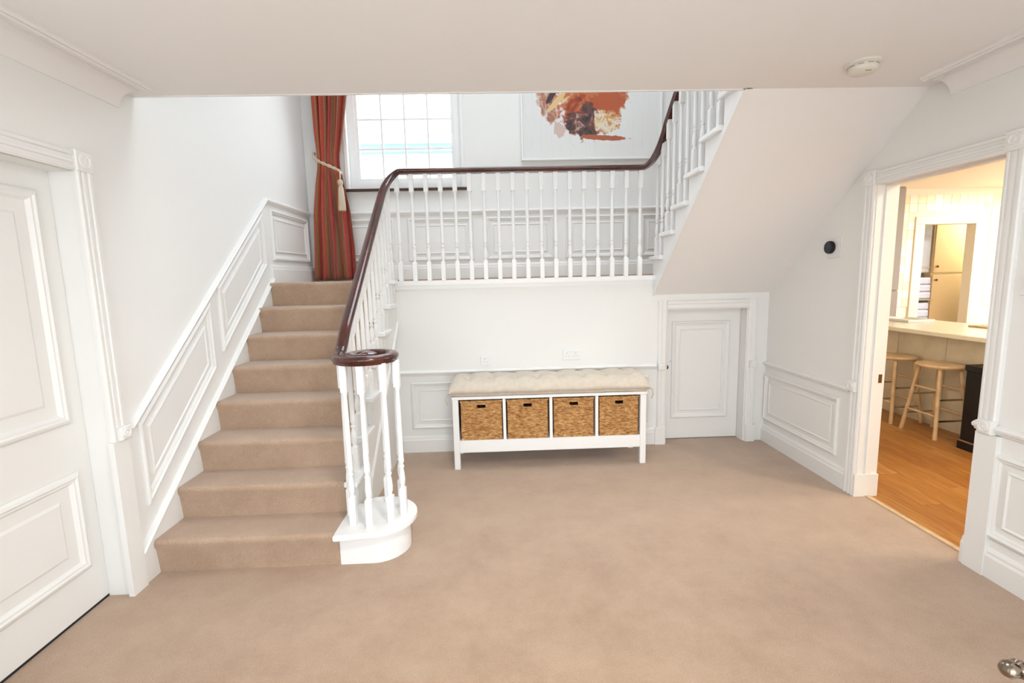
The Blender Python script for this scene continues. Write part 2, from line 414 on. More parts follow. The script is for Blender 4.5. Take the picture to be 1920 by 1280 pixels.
# wall under the landing
run('dado_rail', wall_low, (XO, YB, .665), (1.36, YB, .665), N, RAIL)
run('baseboard', wall_low, (XO, YB, 0), (1.42, YB, 0), N, SKIRT)
for x0, x1 in ((-.745, .24), (.36, 1.30)):
    wall_panel(wall_low, [(x0, YB, .616), (x1, YB, .616), (x1, YB, .205), (x0, YB, .205)], N)
# right wall
N = (-1, 0, 0)
run('dado_rail', wall_right, (XR, 2.99, .660), (XR, YB, .660), N, RAIL)
run('baseboard', wall_right, (XR, 2.985, 0), (XR, YB, 0), N, SKIRT)
wall_panel(wall_right, [(XR, 3.985, .605), (XR, 3.085, .612), (XR, 3.085, .200), (XR, 3.985, .195)], N)
run('dado_rail', wall_right, (XR, FRONT, .690), (XR, 2.17, .690), N, RAIL)
run('baseboard', wall_right, (XR, FRONT, 0), (XR, 2.17, 0), N, SKIRT)
wall_panel(wall_right, [(XR, 2.070, .607), (XR, 1.17, .607), (XR, 1.17, .195), (XR, 2.070, .195)], N)
wall_panel(wall_right, [(XR, 1.05, .607), (XR, .15, .607), (XR, .15, .195), (XR, 1.05, .195)], N)
# left wall near part
N = (1, 0, 0)
run('baseboard', wall_left, (XL, FRONT, 0), (XL, DL0-.08, 0), N, SKIRT)
# cornices (plaster cove with fillets), mitred and returned before the stair well
COVE = [(0, 0), (.012, 0), (.014, -.085)]
def cornice(name, side, x, yend, label):
    s = 1 if side == 'left' else -1
    prof = [(0, -.090), (.006, -.090)]
    for i in range(7):
        a = i/6*PI/2; prof.append((.006+.085*(1-math.cos(a)), -.090+.074*math.sin(a)))
    prof += [(.091, -.022), (.099, -.022), (.099, -.010), (.142, -.010), (.142, -.020), (.150, -.024), (.158, -.020), (.158, -.014), (.166, -.018), (.173, -.012), (.173, 0), (0, 0)]
    k = len(prof); vs = []
    for y, flag in ((FRONT, 0), (yend, 1)):
        for a, b in prof: vs.append((x+s*a, y, ZC+b))
    fs = [tuple(range(k)), tuple(range(k, 2*k))] + [(i, (i+1) % k, (i+1) % k+k, i+k) for i in range(k)]
    o = struct(name, MB().add(vs, fs), M['ceiling'], label, smooth=30); o['category'] = 'cornice'
    return o
cornice('trim_1', 'left', XL, 2.50, 'plaster cove cornice above the left hall door')
cornice('trim_2', 'right', XR, 2.47, 'plaster cove cornice above the kitchen doorway')

# ------------------------------------------------------------------ doors
CAS = [(0, 0), (0, .016), (.008, .022), (.016, .022), (.019, .016), (.030, .016), (.033, .022), (.046, .022), (.049, .016), (.060, .016), (.064, .024), (.078, .024), (.082, .016), (.082, 0)]
def casing_leg(name, parent, origin, along, out, z0, z1, w=1., m='trim'):
    """fluted architrave: profile (across, out) standing from z0 to z1"""
    o, a, n = Vector(origin), Vector(along), Vector(out); k = len(CAS)
    vs = [o + a*p*w + n*q + Vector((0, 0, z)) for z in (z0, z1) for p, q in CAS]
    return MB().add(vs, [tuple(range(k)), tuple(range(k, 2*k))] + [(i, (i+1) % k, (i+1) % k+k, i+k) for i in range(k)]).build(name, M[m], parent)
def casing_head(name, parent, p, q, out, m='trim'):
    p, q, n = Vector(p), Vector(q), Vector(out); k = len(CAS)
    vs = [e + Vector((0, 0, a)) + n*b for e in (p, q) for a, b in CAS]
    return MB().add(vs, [tuple(range(k)), tuple(range(k, 2*k))] + [(i, (i+1) % k, (i+1) % k+k, i+k) for i in range(k)]).build(name, M[m], parent)
def corner_block(parent, c, out, s=.092):
    """square block with a turned roundel, c = centre on the wall"""
    c, n = Vector(c), Vector(out); t = Vector((0, 0, 1)).cross(n)
    h = s/2; cs = [c+t*a*h+Vector((0, 0, b*h)) for a, b in ((-1, -1), (1, -1), (1, 1), (-1, 1))]
    k = MB().rings(cs, n, [(0, 0), (0, .026), (.004, .030)], True).build('corner_block', M['trim'], parent)
    ax = 'x' if abs(n.x) > .5 else 'y'; sg = n.x if ax == 'x' else n.y
    MB().lathe(c+n*.030, [(h*.72, 0), (h*.72, .006*sg), (h*.5, .007*sg), (h*.45, .003*sg), (h*.25, .003*sg), (h*.1, .007*sg)], 16, ax).build('roundel', M['trim'], k)

# left hall door, recessed in the wall
XD = -1.905
d1 = MB().bbox(XD-.04, XD, DL0+.01, DL1-.012, .012, DLZ-.01, .002).build('door_1', M['trim']); tag(d1, 'white two-panel door beside the foot of the stairs', 'door', kind='structure')
BOLECT = [(0, 0), (0, .006), (.010, .016), (.022, .020), (.030, .014), (.038, .014), (.046, .004), (.052, -.002)]
for z0, z1 in ((.880, 1.885), (.200, .662)):
    cs = [(XD, 1.46, z1), (XD, 2.112, z1), (XD, 2.112, z0), (XD, 1.46, z0)]
    p = MB().rings(cs, (1, 0, 0), BOLECT).build('panel_moulding', M['trim'], d1)
    MB().rings(cs, (1, 0, 0), [(.050, 0), (.10, .001), (.112, .007)], True).build('raised_field', M['trim'], p)
MB().lathe((XD, 1.43, 1.0), [(.026, 0), (.026, .006), (.010, .010), (.010, .035), (.024, .042), (.027, .055), (.018, .066), (.004, .068)], 18, 'x').build('door_knob', M['brass'], d1, True)
MB().box(XD-.035, XD-.002, DL0, DL1, .0005, .012).build('bottom_gap', M['dark'], d1)
t3 = MB().box(XD-.05, XL+.004, DL1-.012, DL1+.0, 0, DLZ).box(XD-.05, XL+.004, DL0, DL0+.012, 0, DLZ).box(XD-.05, XL+.004, DL0, DL1, DLZ-.012, DLZ+.002).build('trim_3', M['trim'])
tag(t3, 'white fluted frame around the two-panel hall door', 'door frame', kind='structure')
casing_leg('casing', t3, (XL, DL1-.02, 0), (0, 1, 0), (1, 0, 0), 0, DLZ, .95)
casing_leg('casing', t3, (XL, DL0-.06, 0), (0, 1, 0), (1, 0, 0), 0, DLZ, .95)
casing_head('casing_head', t3, (XL, DL0+.02, DLZ-.012), (XL, DL1-.018, DLZ-.012), (1, 0, 0))
for y in (DL1+.02, DL0-.02): corner_block(t3, (XL, y, DLZ+.034), (1, 0, 0), .088)
# dado block and plinth strip at the foot of the raked rail
corner_block(t3, (XL+.012, 2.236, .795), (1, 0, 0), .062)
MB().box(XL, XL+.026, 2.17, 2.262, 0, .765).build('plinth_board', M['trim'], t3)

# cupboard door below the upper flight
YD = YB+.10
d2 = MB().bbox(SD0+.012, SD1-.012, YD, YD+.035, .006, SDZ-.010, .002).build('door_2', M['trim']); tag(d2, 'small white panelled cupboard door under the stairs', 'door', kind='structure')
cs = [(SD0+.085, YD, SDZ-.115), (SD1-.105, YD, SDZ-.115), (SD1-.105, YD, .195), (SD0+.085, YD, .195)]
p = MB().rings(cs, (0, -1, 0), MOULD).build('panel_moulding', M['trim'], d2)
MB().rings(cs, (0, -1, 0), FIELD, True).build('raised_field', M['trim'], p)
MB().lathe((SD0+.03, YD, .665), [(.016, 0), (.016, -.004), (.007, -.008), (.007, -.022), (.017, -.028), (.020, -.038), (.013, -.047), (.003, -.049)], 16, 'y').build('door_knob', M['brass'], d2, True)
MB().lathe((SD0+.078, YD, .71), [(.004, 0), (.003, -.003)], 8, 'y').build('screw', M['brass'], d2)
MB().box(SD0-.04, SD1+.02, YD+.06, YD+.08, 0, SDZ+.02).build('back_board', M['dark'], d2)
t4 = MB().box(SD0-.002, SD0+.010, YB-.004, YB+.13, 0, SDZ).box(SD1-.010, SD1+.002, YB-.004, YB+.13, 0, SDZ).box(SD0+.010, SD1-.010, YB-.004, YB+.13, SDZ-.008, SDZ+.002).build('trim_4', M['trim'])
tag(t4, 'white architrave around the small cupboard door', 'door frame', kind='structure')
ARCH = [(0, 0), (0, .014), (.010, .020), (.040, .020), (.046, .026), (.066, .026), (.074, .014), (.074, 0)]
for x, s in ((SD0, -1), (SD1, 1)):
    MB().prism([(x+s*a, YB-b) for a, b in ARCH], 'z', 0, SDZ+.074).build('casing', M['trim'], t4)
k = len(ARCH)
MB().prism([(YB-b-.001, SDZ+a) for a, b in ARCH], 'x', SD0+.0005, SD1-.0005).build('casing_head', M['trim'], t4)
MB().box(SD0-.092, SD0-.004, YB-.032, YB, 0, .150).build('plinth_block', M['trim'], t4)
MB().box(SD1+.004, SD1+.084, YB-.032, YB, 0, .150).build('plinth_block', M['trim'], t4)
for x in (SD0-.046, SD1+.044): corner_block(t4, (x, YB-.022, .690), (0, -1, 0), .058)

# kitchen doorway lining and architrave
t5 = MB().box(XR-.004, XK+.006, DR0-.003, DR0+.010, 0, DRZ).box(XR-.004, XK+.006, DR1-.010, DR1+.003, 0, DRZ).box(XR-.004, XK+.006, DR0+.010, DR1-.010, DRZ-.010, DRZ+.003).build('trim_5', M['trim'])
tag(t5, 'white fluted frame of the kitchen doorway', 'door frame', kind='structure')
MB().box(XR+.045, XR+.085, DR1-.020, DR1-.010, 0, DRZ-.012).build('door_stop', M['trim'], t5)
MB().box(XR+.045, XR+.085, DR0+.010, DR0+.018, 0, DRZ-.012).build('door_stop', M['trim'], t5)
MB().box(XR+.045, XR+.085, DR0+.018, DR1-.020, DRZ-.020, DRZ-.010).build('door_stop', M['trim'], t5)
MB().box(XR+.094, XR+.116, DR1-.0125, DR1-.010, .755, .810).build('strike_plate', M['brass'], t5)
casing_leg('casing', t5, (XR, DR1-.005, 0), (0, 1, 0), (-1, 0, 0), 0, DRZ)
casing_leg('casing', t5, (XR, DR0+.005, 0), (0, -1, 0), (-1, 0, 0), 0, DRZ)
casing_head('casing_head', t5, (XR, DR0-.002, DRZ-.012), (XR, DR1+.002, DRZ-.012), (-1, 0, 0))
for y in (DR0-.038, DR1+.038): corner_block(t5, (XR, y, DRZ+.034), (-1, 0, 0), .09)
for y in (DR0-.050, DR1+.050): corner_block(t5, (XR-.012, y, .725), (-1, 0, 0), .066)
MB().box(XR-.026, XR, DR0-.10, DR0+.0, 0, .690).build('plinth_board', M['trim'], t5)
MB().box(XR-.022, XK+.008, DR1-.023, DR1-.010, 0, .15).build('plinth_block', M['trim'], t5)

# open front door with its lever handle, beside the camera
d3 = MB().bbox(.845, .885, FRONT+.02, .655, .01, FDZ-.02, .002).build('door_3', M['trim']); tag(d3, 'white open front door with metal lever handle', 'door', kind='structure')
hz, hy, hx = .880, .613, .845
hd = MB().box(hx-.004, hx, hy-.025, hy+.025, hz-.10, hz+.10).build('handle_plate', M['bronze'], d3)
MB().lathe((hx, hy, hz), [(.021, 0), (.021, -.007), (.010, -.012), (.0088, -.070), (.0122, -.075), (.0134, -.082), (.0100, -.086), (.0122, -.089), (.0126, -.098), (.0088, -.105), (.002, -.108)], 18, 'x').build('spindle', M['bronze'], hd, True)
lv = [(hx-.080, hy+.006, hz)] + [(hx-.080+.004*math.sin(i), hy-.022*i, hz-.002*i-.0007*i*i) for i in range(7)]
MB().sweep(lv, [(.0085*math.cos(a), .0065*math.sin(a)) for a in [2*PI*i/10 for i in range(10)]]).build('lever', M['bronze'], hd, 'all')

# ------------------------------------------------------------------ windows
def window(name, label, x0, x1, z0, z1, y, inward, cols, rows, fr=.075, bar=.022, sill=True, m='white'):
    """inward: -1 when the room lies towards -y"""
    w = MB(); d = .07
    w.box(x0, x0+fr, y-d/2, y+d/2, z0, z1); w.box(x1-fr, x1, y-d/2, y+d/2, z0, z1); w.box(x0+fr, x1-fr, y-d/2, y+d/2, z0, z0+fr); w.box(x0+fr, x1-fr, y-d/2, y+d/2, z1-fr, z1)
    o = w.build(name, M[m]); tag(o, label, 'window', kind='structure')
    gx0, gx1, gz0, gz1 = x0+fr, x1-fr, z0+fr, z1-fr
    s = .03                                             # sash inside the frame
    sh = MB().box(gx0, gx0+s, y-.02, y+.02, gz0, gz1).box(gx1-s, gx1, y-.02, y+.02, gz0, gz1).box(gx0+s, gx1-s, y-.02, y+.02, gz0, gz0+s+.012).box(gx0+s, gx1-s, y-.02, y+.02, gz1-s, gz1).build('sash', M[m], o)
    gx0 += s; gx1 -= s; gz0 += s+.012; gz1 -= s
    pw, ph = (gx1-gx0)/cols, (gz1-gz0)/rows
    for i in range(1, cols): MB().box(gx0+i*pw-bar/2, gx0+i*pw+bar/2, y-.014, y+.014, gz0, gz1).build('glazing_bar', M[m], o)
    for j in range(1, rows): MB().box(gx0, gx1, y-.0139, y+.0139, gz0+j*ph-bar/2, gz0+j*ph+bar/2).build('glazing_bar', M[m], o)
    pane = MB().box(-pw/2+bar/2, pw/2-bar/2, -.002, .002, 0, ph-bar)
    me = None
    for i in range(cols):
        for j in range(rows):
            c = Vector((gx0+(i+.5)*pw, y, gz0+j*ph+bar/2))
            if me is None:
                p0 = pane.build('pane', M['glass'], o, base=(0, 0, 0)); me = p0.data; p0.location = c-WLOC[o.name]
            else: link('pane', me, c, o)
    return o
w1 = window('window_1', 'white landing window with small panes and dark wood sill', WX0, WX1, WZ0+.012, WZ1, YW+.10, -1, 4, 6, bar=.018)
MB().bbox(WX0-.07, WX1+.04, YW-.05, YW+.075, WZ0-.008, WZ0+.014, .004).build('sill', M['oakdark'], w1)
MB().box(WX0-.02, WX0+.010, YW-.012, YW+.064, WZ0+.014, WZ1).box(WX1-.010, WX1+.02, YW-.012, YW+.064, WZ0+.014, WZ1).build('reveal_bead', M['white'], w1)
for i, (x0, x1, z0, z1) in enumerate(FW):  # unseen front windows added to let sky light into the hall
    window('window_%d' % (i+2), ['added unseen window left of the front door', 'added unseen window right of the front door'][i], x0, x1, z0, z1, FRONT-.1, 1, 2, 3)

# ------------------------------------------------------------------ staircase, carpeted flight
XI = XO-.045                                             # end of the carpet
stair = thing('staircase', 'carpeted flight of eight stairs between white wall and mahogany rail', 'staircase', ((XL+XO)/2, Y1, 0))
def step_profile(k):
    y, z0, z = Y1+(k-1)*GO, (k-1)*RISE, k*RISE
    p = [(y, z0), (y-.002, z0+.02), (y-.012, z-.055), (y-NOSE+.002, z-.035)]
    for i in range(7):
        a = PI*.98 - i/6*PI*.48
        p.append((y-NOSE+.019+.019*math.cos(a), z-.021+.021*math.sin(a)))
    return p + [(y+GO+.01, z), (y+GO+.01, z0)]
for k in range(1, 9):
    x1 = -.853 if k == 1 else XI
    pr_ = step_profile(k)
    if k == 8: pr_ = pr_[:-2] + [(Y1+7*GO+.004, ZL), (Y1+7*GO+.004, 7*RISE)]
    MB().prism(pr_, 'x', XL+.016, x1).build('carpeted_step', M['carpet'], stair, 35)
# cut string and white tread ends
cut = [(Y1+GO-.01, 0.02)]
for k in range(2, 9):
    y = Y1+(k-1)*GO; cut += [(y, (k-1)*RISE-.002), (y, k*RISE-.034)]
cut[0] = (Y1+GO, RISE*.5); cut += [(YB-.002, ZL-.034), (YB-.002, ZL-.42), (YB-.25, ZL-.42)]
cut = [(Y1+GO, RISE*.98)] + [q for k in range(2, 9) for q in ((Y1+(k-1)*GO, k*RISE-.034), (Y1+k*GO if k < 8 else YB-.002, k*RISE-.034))]
cut += [(YB-.002, ZL-.36), (Y1+GO+.10, 0.0), (Y1+GO, 0.0)]
MB().prism(cut, 'x', XI+.004, XO).build('cut_string', M['trim'], stair)
for k in range(2, 9):
    y = Y1+(k-1)*GO
    MB().bbox(XI, XO+.028, y-NOSE-.006, (y+GO+.0 if k < 8 else YB), k*RISE-.034, k*RISE-.002, .005).build('tread_end', M['white'], stair)
    MB().prism([(y+.03, k*RISE-.034), (y+GO-.02, k*RISE-.034), (y+GO-.06, k*RISE-.07), (y+GO*.55, k*RISE-.078), (y+.05, k*RISE-.115)], 'x', XO, XO+.007).build('bracket', M['trim'], stair)
# spandrel below the string
sp_ = MB().prism([(Y1+GO+.10, .0), (YB-.004, ZL-.37), (YB-.004, 0)], 'x', XO-.05, XO-.018)
sp_.build('spandrel', M['wall'], stair)
run('string_moulding', stair, (XO, Y1+GO+.10, 0.0), (XO, YB-.004, ZL-.365), (1, 0, 0), [(0, 0), (.010, 0), (.014, .010), (.006, .022), (0, .026)])
# curtail step
VC = Vector((-.690, 2.535))
def curtail(r, front, back, grow):
    p = [(-.853-grow, front)]
    p += [(VC.x+r*math.cos(a), VC.y+r*math.sin(a)) for a in [(-PI/2 + i/22*PI*1.12) for i in range(23)]]
    p += [(-.80, back), (-.853-grow, back)]
    return p
cb = MB().prism(curtail(.173, VC.y-.173, 2.66, 0), 'z', 0, .158).build('curtail_base', M['white'], stair, 30)
MB().prism(curtail(.208, VC.y-.225, 2.66, .012), 'z', .158, .166).prism(curtail(.214, VC.y-.231, 2.66, .014), 'z', .166, .186).prism(curtail(.208, VC.y-.225, 2.66, .012), 'z', .186, .191).build('curtail_top', M['white'], stair, 30)

# ------------------------------------------------------------------ staircase, upper flight
UR, UG, UY, UZ = .1735, .2400, 4.050, 1.626            # rise, going, nosing line
NT = 6
up_stair = thing('staircase', 'upper flight with white cut string climbing above the small cupboard door', 'staircase', ((XS+XR)/2, YB, ZL))
sofz = lambda y: 1.300 + (YB-y)*(ZC-1.300)/(YB-YC)
cut = [(YB, 1.302), (YB, ZL)]
for k in range(NT):
    y = UY - k*UG
    cut += [(y-.02, UZ+k*UR-.034), (y-UG-.02, UZ+k*UR-.034)]
cut[1] = (UY-.02, ZL)
cut += [(UY-NT*UG-.02, sofz(YC)), (YC, sofz(YC))]
cut = [(YB, 1.302), (UY-.02, 1.40)] + cut[2:]
MB().prism(cut, 'x', XS, XS+.035).build('cut_string', M['white'], up_stair)
MB().add([(x, y, z) for x in (XS-.012, XS+.0) for y, z in ((YB, 1.290), (YB, 1.326), (YC, ZC+.026), (YC, ZC-.010))], [(0, 1, 2, 3), (4, 7, 6, 5), (0, 4, 5, 1), (1, 5, 6, 2), (2, 6, 7, 3), (3, 7, 4, 0)]).build('soffit_bead', M['trim'], up_stair)
MB().prism([(YB+.002, 1.300), (YC, ZC), (YC, ZC+.05), (YB+.002, 1.350)], 'x', XS-.010, XR).build('soffit', M['ceiling'], up_stair)
for k in range(NT):
    y, z = UY-k*UG, UZ+k*UR
    MB().bbox(XS-.030, XS+.05, y-UG-.016, y+.012, z-.034, z-.002, .005).build('tread_end', M['white'], up_stair)
    MB().prism([(y+.01, z), (y+.01, z-.03), (y-.012, z-.036), (y-.012, max(z-UR, sofz(y-.012)+.055)), (y-.03, max(z-UR, sofz(y-.03)+.055)), (y-.03, z-.03), (y-UG-.03, z-.03), (y-UG-.03, z)], 'x', XS+.05, XR-.002).build('carpeted_step', M['carpet'], up_stair)

# ------------------------------------------------------------------ balustrade: one handrail, many balusters
XB, YBAL = -.85, 3.975                                   # lines of balusters
HW = [(-.021, -.046), (-.024, -.030), (-.031, -.024), (-.031, -.014), (-.024, -.005), (-.012, 0), (.012, 0), (.024, -.005), (.031, -.014), (.031, -.024), (.024, -.030), (.021, -.046)]
XU = XS+.018
zr1 = lambda y: 1.155 + .8335*(y-2.59)
zr2 = lambda y: 2.545 + .740*(3.93-y)
ZV, ZLR = 1.100, 2.357
path = []
R0 = .160
th = 640
while th >= 180:
    a = math.radians(th); r = R0 - .086*((th-180)/460)**1.15
    path.append((VC.x+r*math.cos(a), VC.y+r*math.sin(a), ZV)); th -= 10
xb = VC.x-R0
def smooth_between(p0, p1, m0, m1, n):
    p0, p1, m0, m1 = Vector(p0), Vector(p1), Vector(m0), Vector(m1); out = []
    for i in range(1, n+1):
        t = i/n; out.append(p0*(2*t**3-3*t*t+1) + m0*(t**3-2*t*t+t) + p1*(-2*t**3+3*t*t) + m1*(t**3-t*t))
    return out
path += smooth_between((xb, VC.y, ZV), (XB, 2.70, zr1(2.70)), (0, .14, .0), (0, .16, .16*.8335), 8)
path += [(XB, y, zr1(y)) for y in (2.9, 3.1, 3.3, 3.5, 3.7, 3.80)]
path += smooth_between((XB, 3.80, zr1(3.80)), (XB+.11, YBAL, ZLR), (0, .26, .26*.8335), (.22, 0, 0), 12)
path += [(x, YBAL, ZLR) for x in (-.5, 0, .5, 1.0, XU-.15)]
path += smooth_between((XU-.15, YBAL, ZLR), (XU, 3.80, zr2(3.80)), (.30, 0, 0), (0, -.22, .22*.74), 14)
path += [(XU, y, zr2(y)) for y in (3.6, 3.3, 3.0, 2.8, 2.66)]
bal = thing('balustrade', 'continuous mahogany handrail with scrolled end on white turned balusters', 'balustrade', (XB, 3.2, 0))
hr = MB().sweep(path, HW).build('handrail', M['wood'], bal, 50)
MB().lathe((VC.x, VC.y, ZV-.046), [(.040, 0), (.046, .010), (.050, .028), (.046, .040), (.030, .047), (.004, .049)], 20).build('scroll_eye', M['wood'], hr, True)

bal_cache = {}
def baluster(x, y, z0, z1):
    h = round(z1-z0, 2)
    if h not in bal_cache:
        b = MB(); q = .0178; bb = min(.155, h*.18); tb = min(.15, h*.17)
        b.bbox(-q, q, -q, q, 0, bb, .002); b.bbox(-q, q, -q, q, h-tb, h, .002)
        s0, s1 = bb, h-tb; k = s1-s0
        pr_ = [(.0135, 0), (.0095, .010), (.0095, .016), (.0135, .026), (.0148, .055), (.0125, .085), (.0088, .108), (.0088, .114), (.0128, .118), (.0128, .126), (.0088, .131), (.0092, .140), (.0136, .150), (.0136, .158), (.0125, .164), (.0125, k*.5), (.0108, k*.82), (.0092, k-.030), (.0092, k-.022), (.0125, k-.012), (.0135, k)]
        b.lathe((0, 0, s0), [(r*1.14, h_) for r, h_ in pr_], 12)
        o = b.build('baluster', M['white'], bal, 40, base=(0, 0, 0)); bal_cache[h] = o.data
        o.location = Vector((x, y, z0))-WLOC[bal.name]; WLOC[o.name] = Vector((x, y, z0))
        return o
    return link('baluster', bal_cache[h], (x, y, z0), bal)
for deg in (180, 226, 268, 312, 354, 38, 80, 122):
    a = math.radians(deg); baluster(VC.x+.148*math.cos(a), VC.y+.148*math.sin(a), .189, ZV-.040)
for k in range(2, 9):
    for d in (.045, .153):
        y = Y1+(k-1)*GO-NOSE+d
        if y < 3.93: baluster(XB, y, k*RISE-.003, zr1(y)-.040)
for i in range(18):
    baluster(-.770 + i*.1160, YBAL, ZL-.014, ZLR-.042)
baluster(XB+.01, 3.945, ZL-.003, 2.29)
for k in range(NT):
    for d in (.055, .175):
        y = UY-k*UG-d
        if y > 2.64: baluster(XU, y, UZ+k*UR-.003, zr2(min(y, 3.93))-.040)

# ------------------------------------------------------------------ curtain with tieback
def curtain():
    root = thing('curtain', 'red and orange striped curtain tied back beside the landing window', 'curtain', (-1.56, 4.74, ZL))
    keys = [(1.495, -1.560, .222, .040), (1.80, -1.550, .205, .036), (2.13, -1.550, .182, .030), (2.40, -1.550, .138, .022), (2.56, -1.548, .106, .016), (2.66, -1.545, .108, .016), (2.85, -1.528, .138, .024), (3.20, -1.500, .178, .032), (3.8, -1.49, .22, .036), (4.32, -1.49, .25, .036)]
    def at(z):
        for a, b in zip(keys, keys[1:]):
            if z <= b[0]:
                t = (z-a[0])/(b[0]-a[0]); t = t*t*(3-2*t) if False else t
                return [a[i]+(b[i]-a[i])*t for i in (1, 2, 3)]
        return keys[-1][1:]
    nu, nz = 150, 60; m = MB(); m.uv = []
    for j in range(nz+1):
        z = 1.495 + (4.32-1.495)*j/nz; c, hw, am = at(z)
        tilt = -.34*math.exp(-((z-2.58)/.28)**2)       # the cord pulls the cloth on a slant
        for i in range(nu+1):
            u = i/nu; s = 2*u-1
            ph = 2*PI*(5.0*u + .22*math.sin(5*u+.6) + .03*math.sin(z*4+u*9))
            x = c + hw*s + .006*math.sin(ph*1+1.2)
            y = 4.725 + am*math.sin(ph) + .4*am*math.sin(1.9*ph+z*1.3) + .03*s*s - .012*math.sin(3*z+4*u)
            m.v.append((x, y, z + tilt*0*s)); m.uv.append((u, z))
    for j in range(nz):
        for i in range(nu): a = j*(nu+1)+i; m.f.append((a, a+1, a+nu+2, a+nu+1))
    cl = m.build('cloth', M['curtain'], root, 'all')
    sol = cl.modifiers.new('thickness', 'SOLIDIFY'); sol.thickness = .003
    pts = []
    for i in range(28):
        t = i/27; a = PI*(1.0 + t)                     # half loop in front of the cloth
        x = -1.548 + .125*math.cos(a); y = 4.735 + .075*math.sin(a); pts.append((x, y, 2.665 - .175*t - .02*math.sin(PI*t)))
    rope = MB()
    for q in range(2):
        rope.tube([(p[0], p[1]-.002+.006*math.cos(i*.9+q*PI), p[2]+.008*math.sin(i*.9+q*PI)) for i, p in enumerate(pts)], .0085, 8)
    rp = rope.build('tieback_cord', M['cord'], root, 'all')
    hk = MB(); hk.tube([(-1.673, 4.735, 2.665), (-1.69, 4.78, 2.69), (-1.70, 4.838, 2.70)], .009, 8).build('tieback_tail', M['cord'], rp, 'all')
    tx, ty, tz = -1.422, 4.655, 2.49
    MB().tube([(tx-.002, ty+.03, tz+.005), (tx+.004, ty, tz-.02), (tx+.002, ty-.003, tz-.08)], .008, 8).build('tassel_cord', M['cord'], root, 'all')
    MB().lathe((tx+.002, ty-.003, tz-.115), [(.008, .045), (.022, .036), (.026, .015), (.020, -.005), (.014, -.012)], 14).build('tassel_knot', M['cord'], root, True)
    MB().lathe((tx+.004, ty-.003, tz-.355), [(.034, 0), (.036, .03), (.031, .12), (.024, .20), (.014, .232)], 22).build('tassel_fringe', M['cord'], root, True)
curtain()

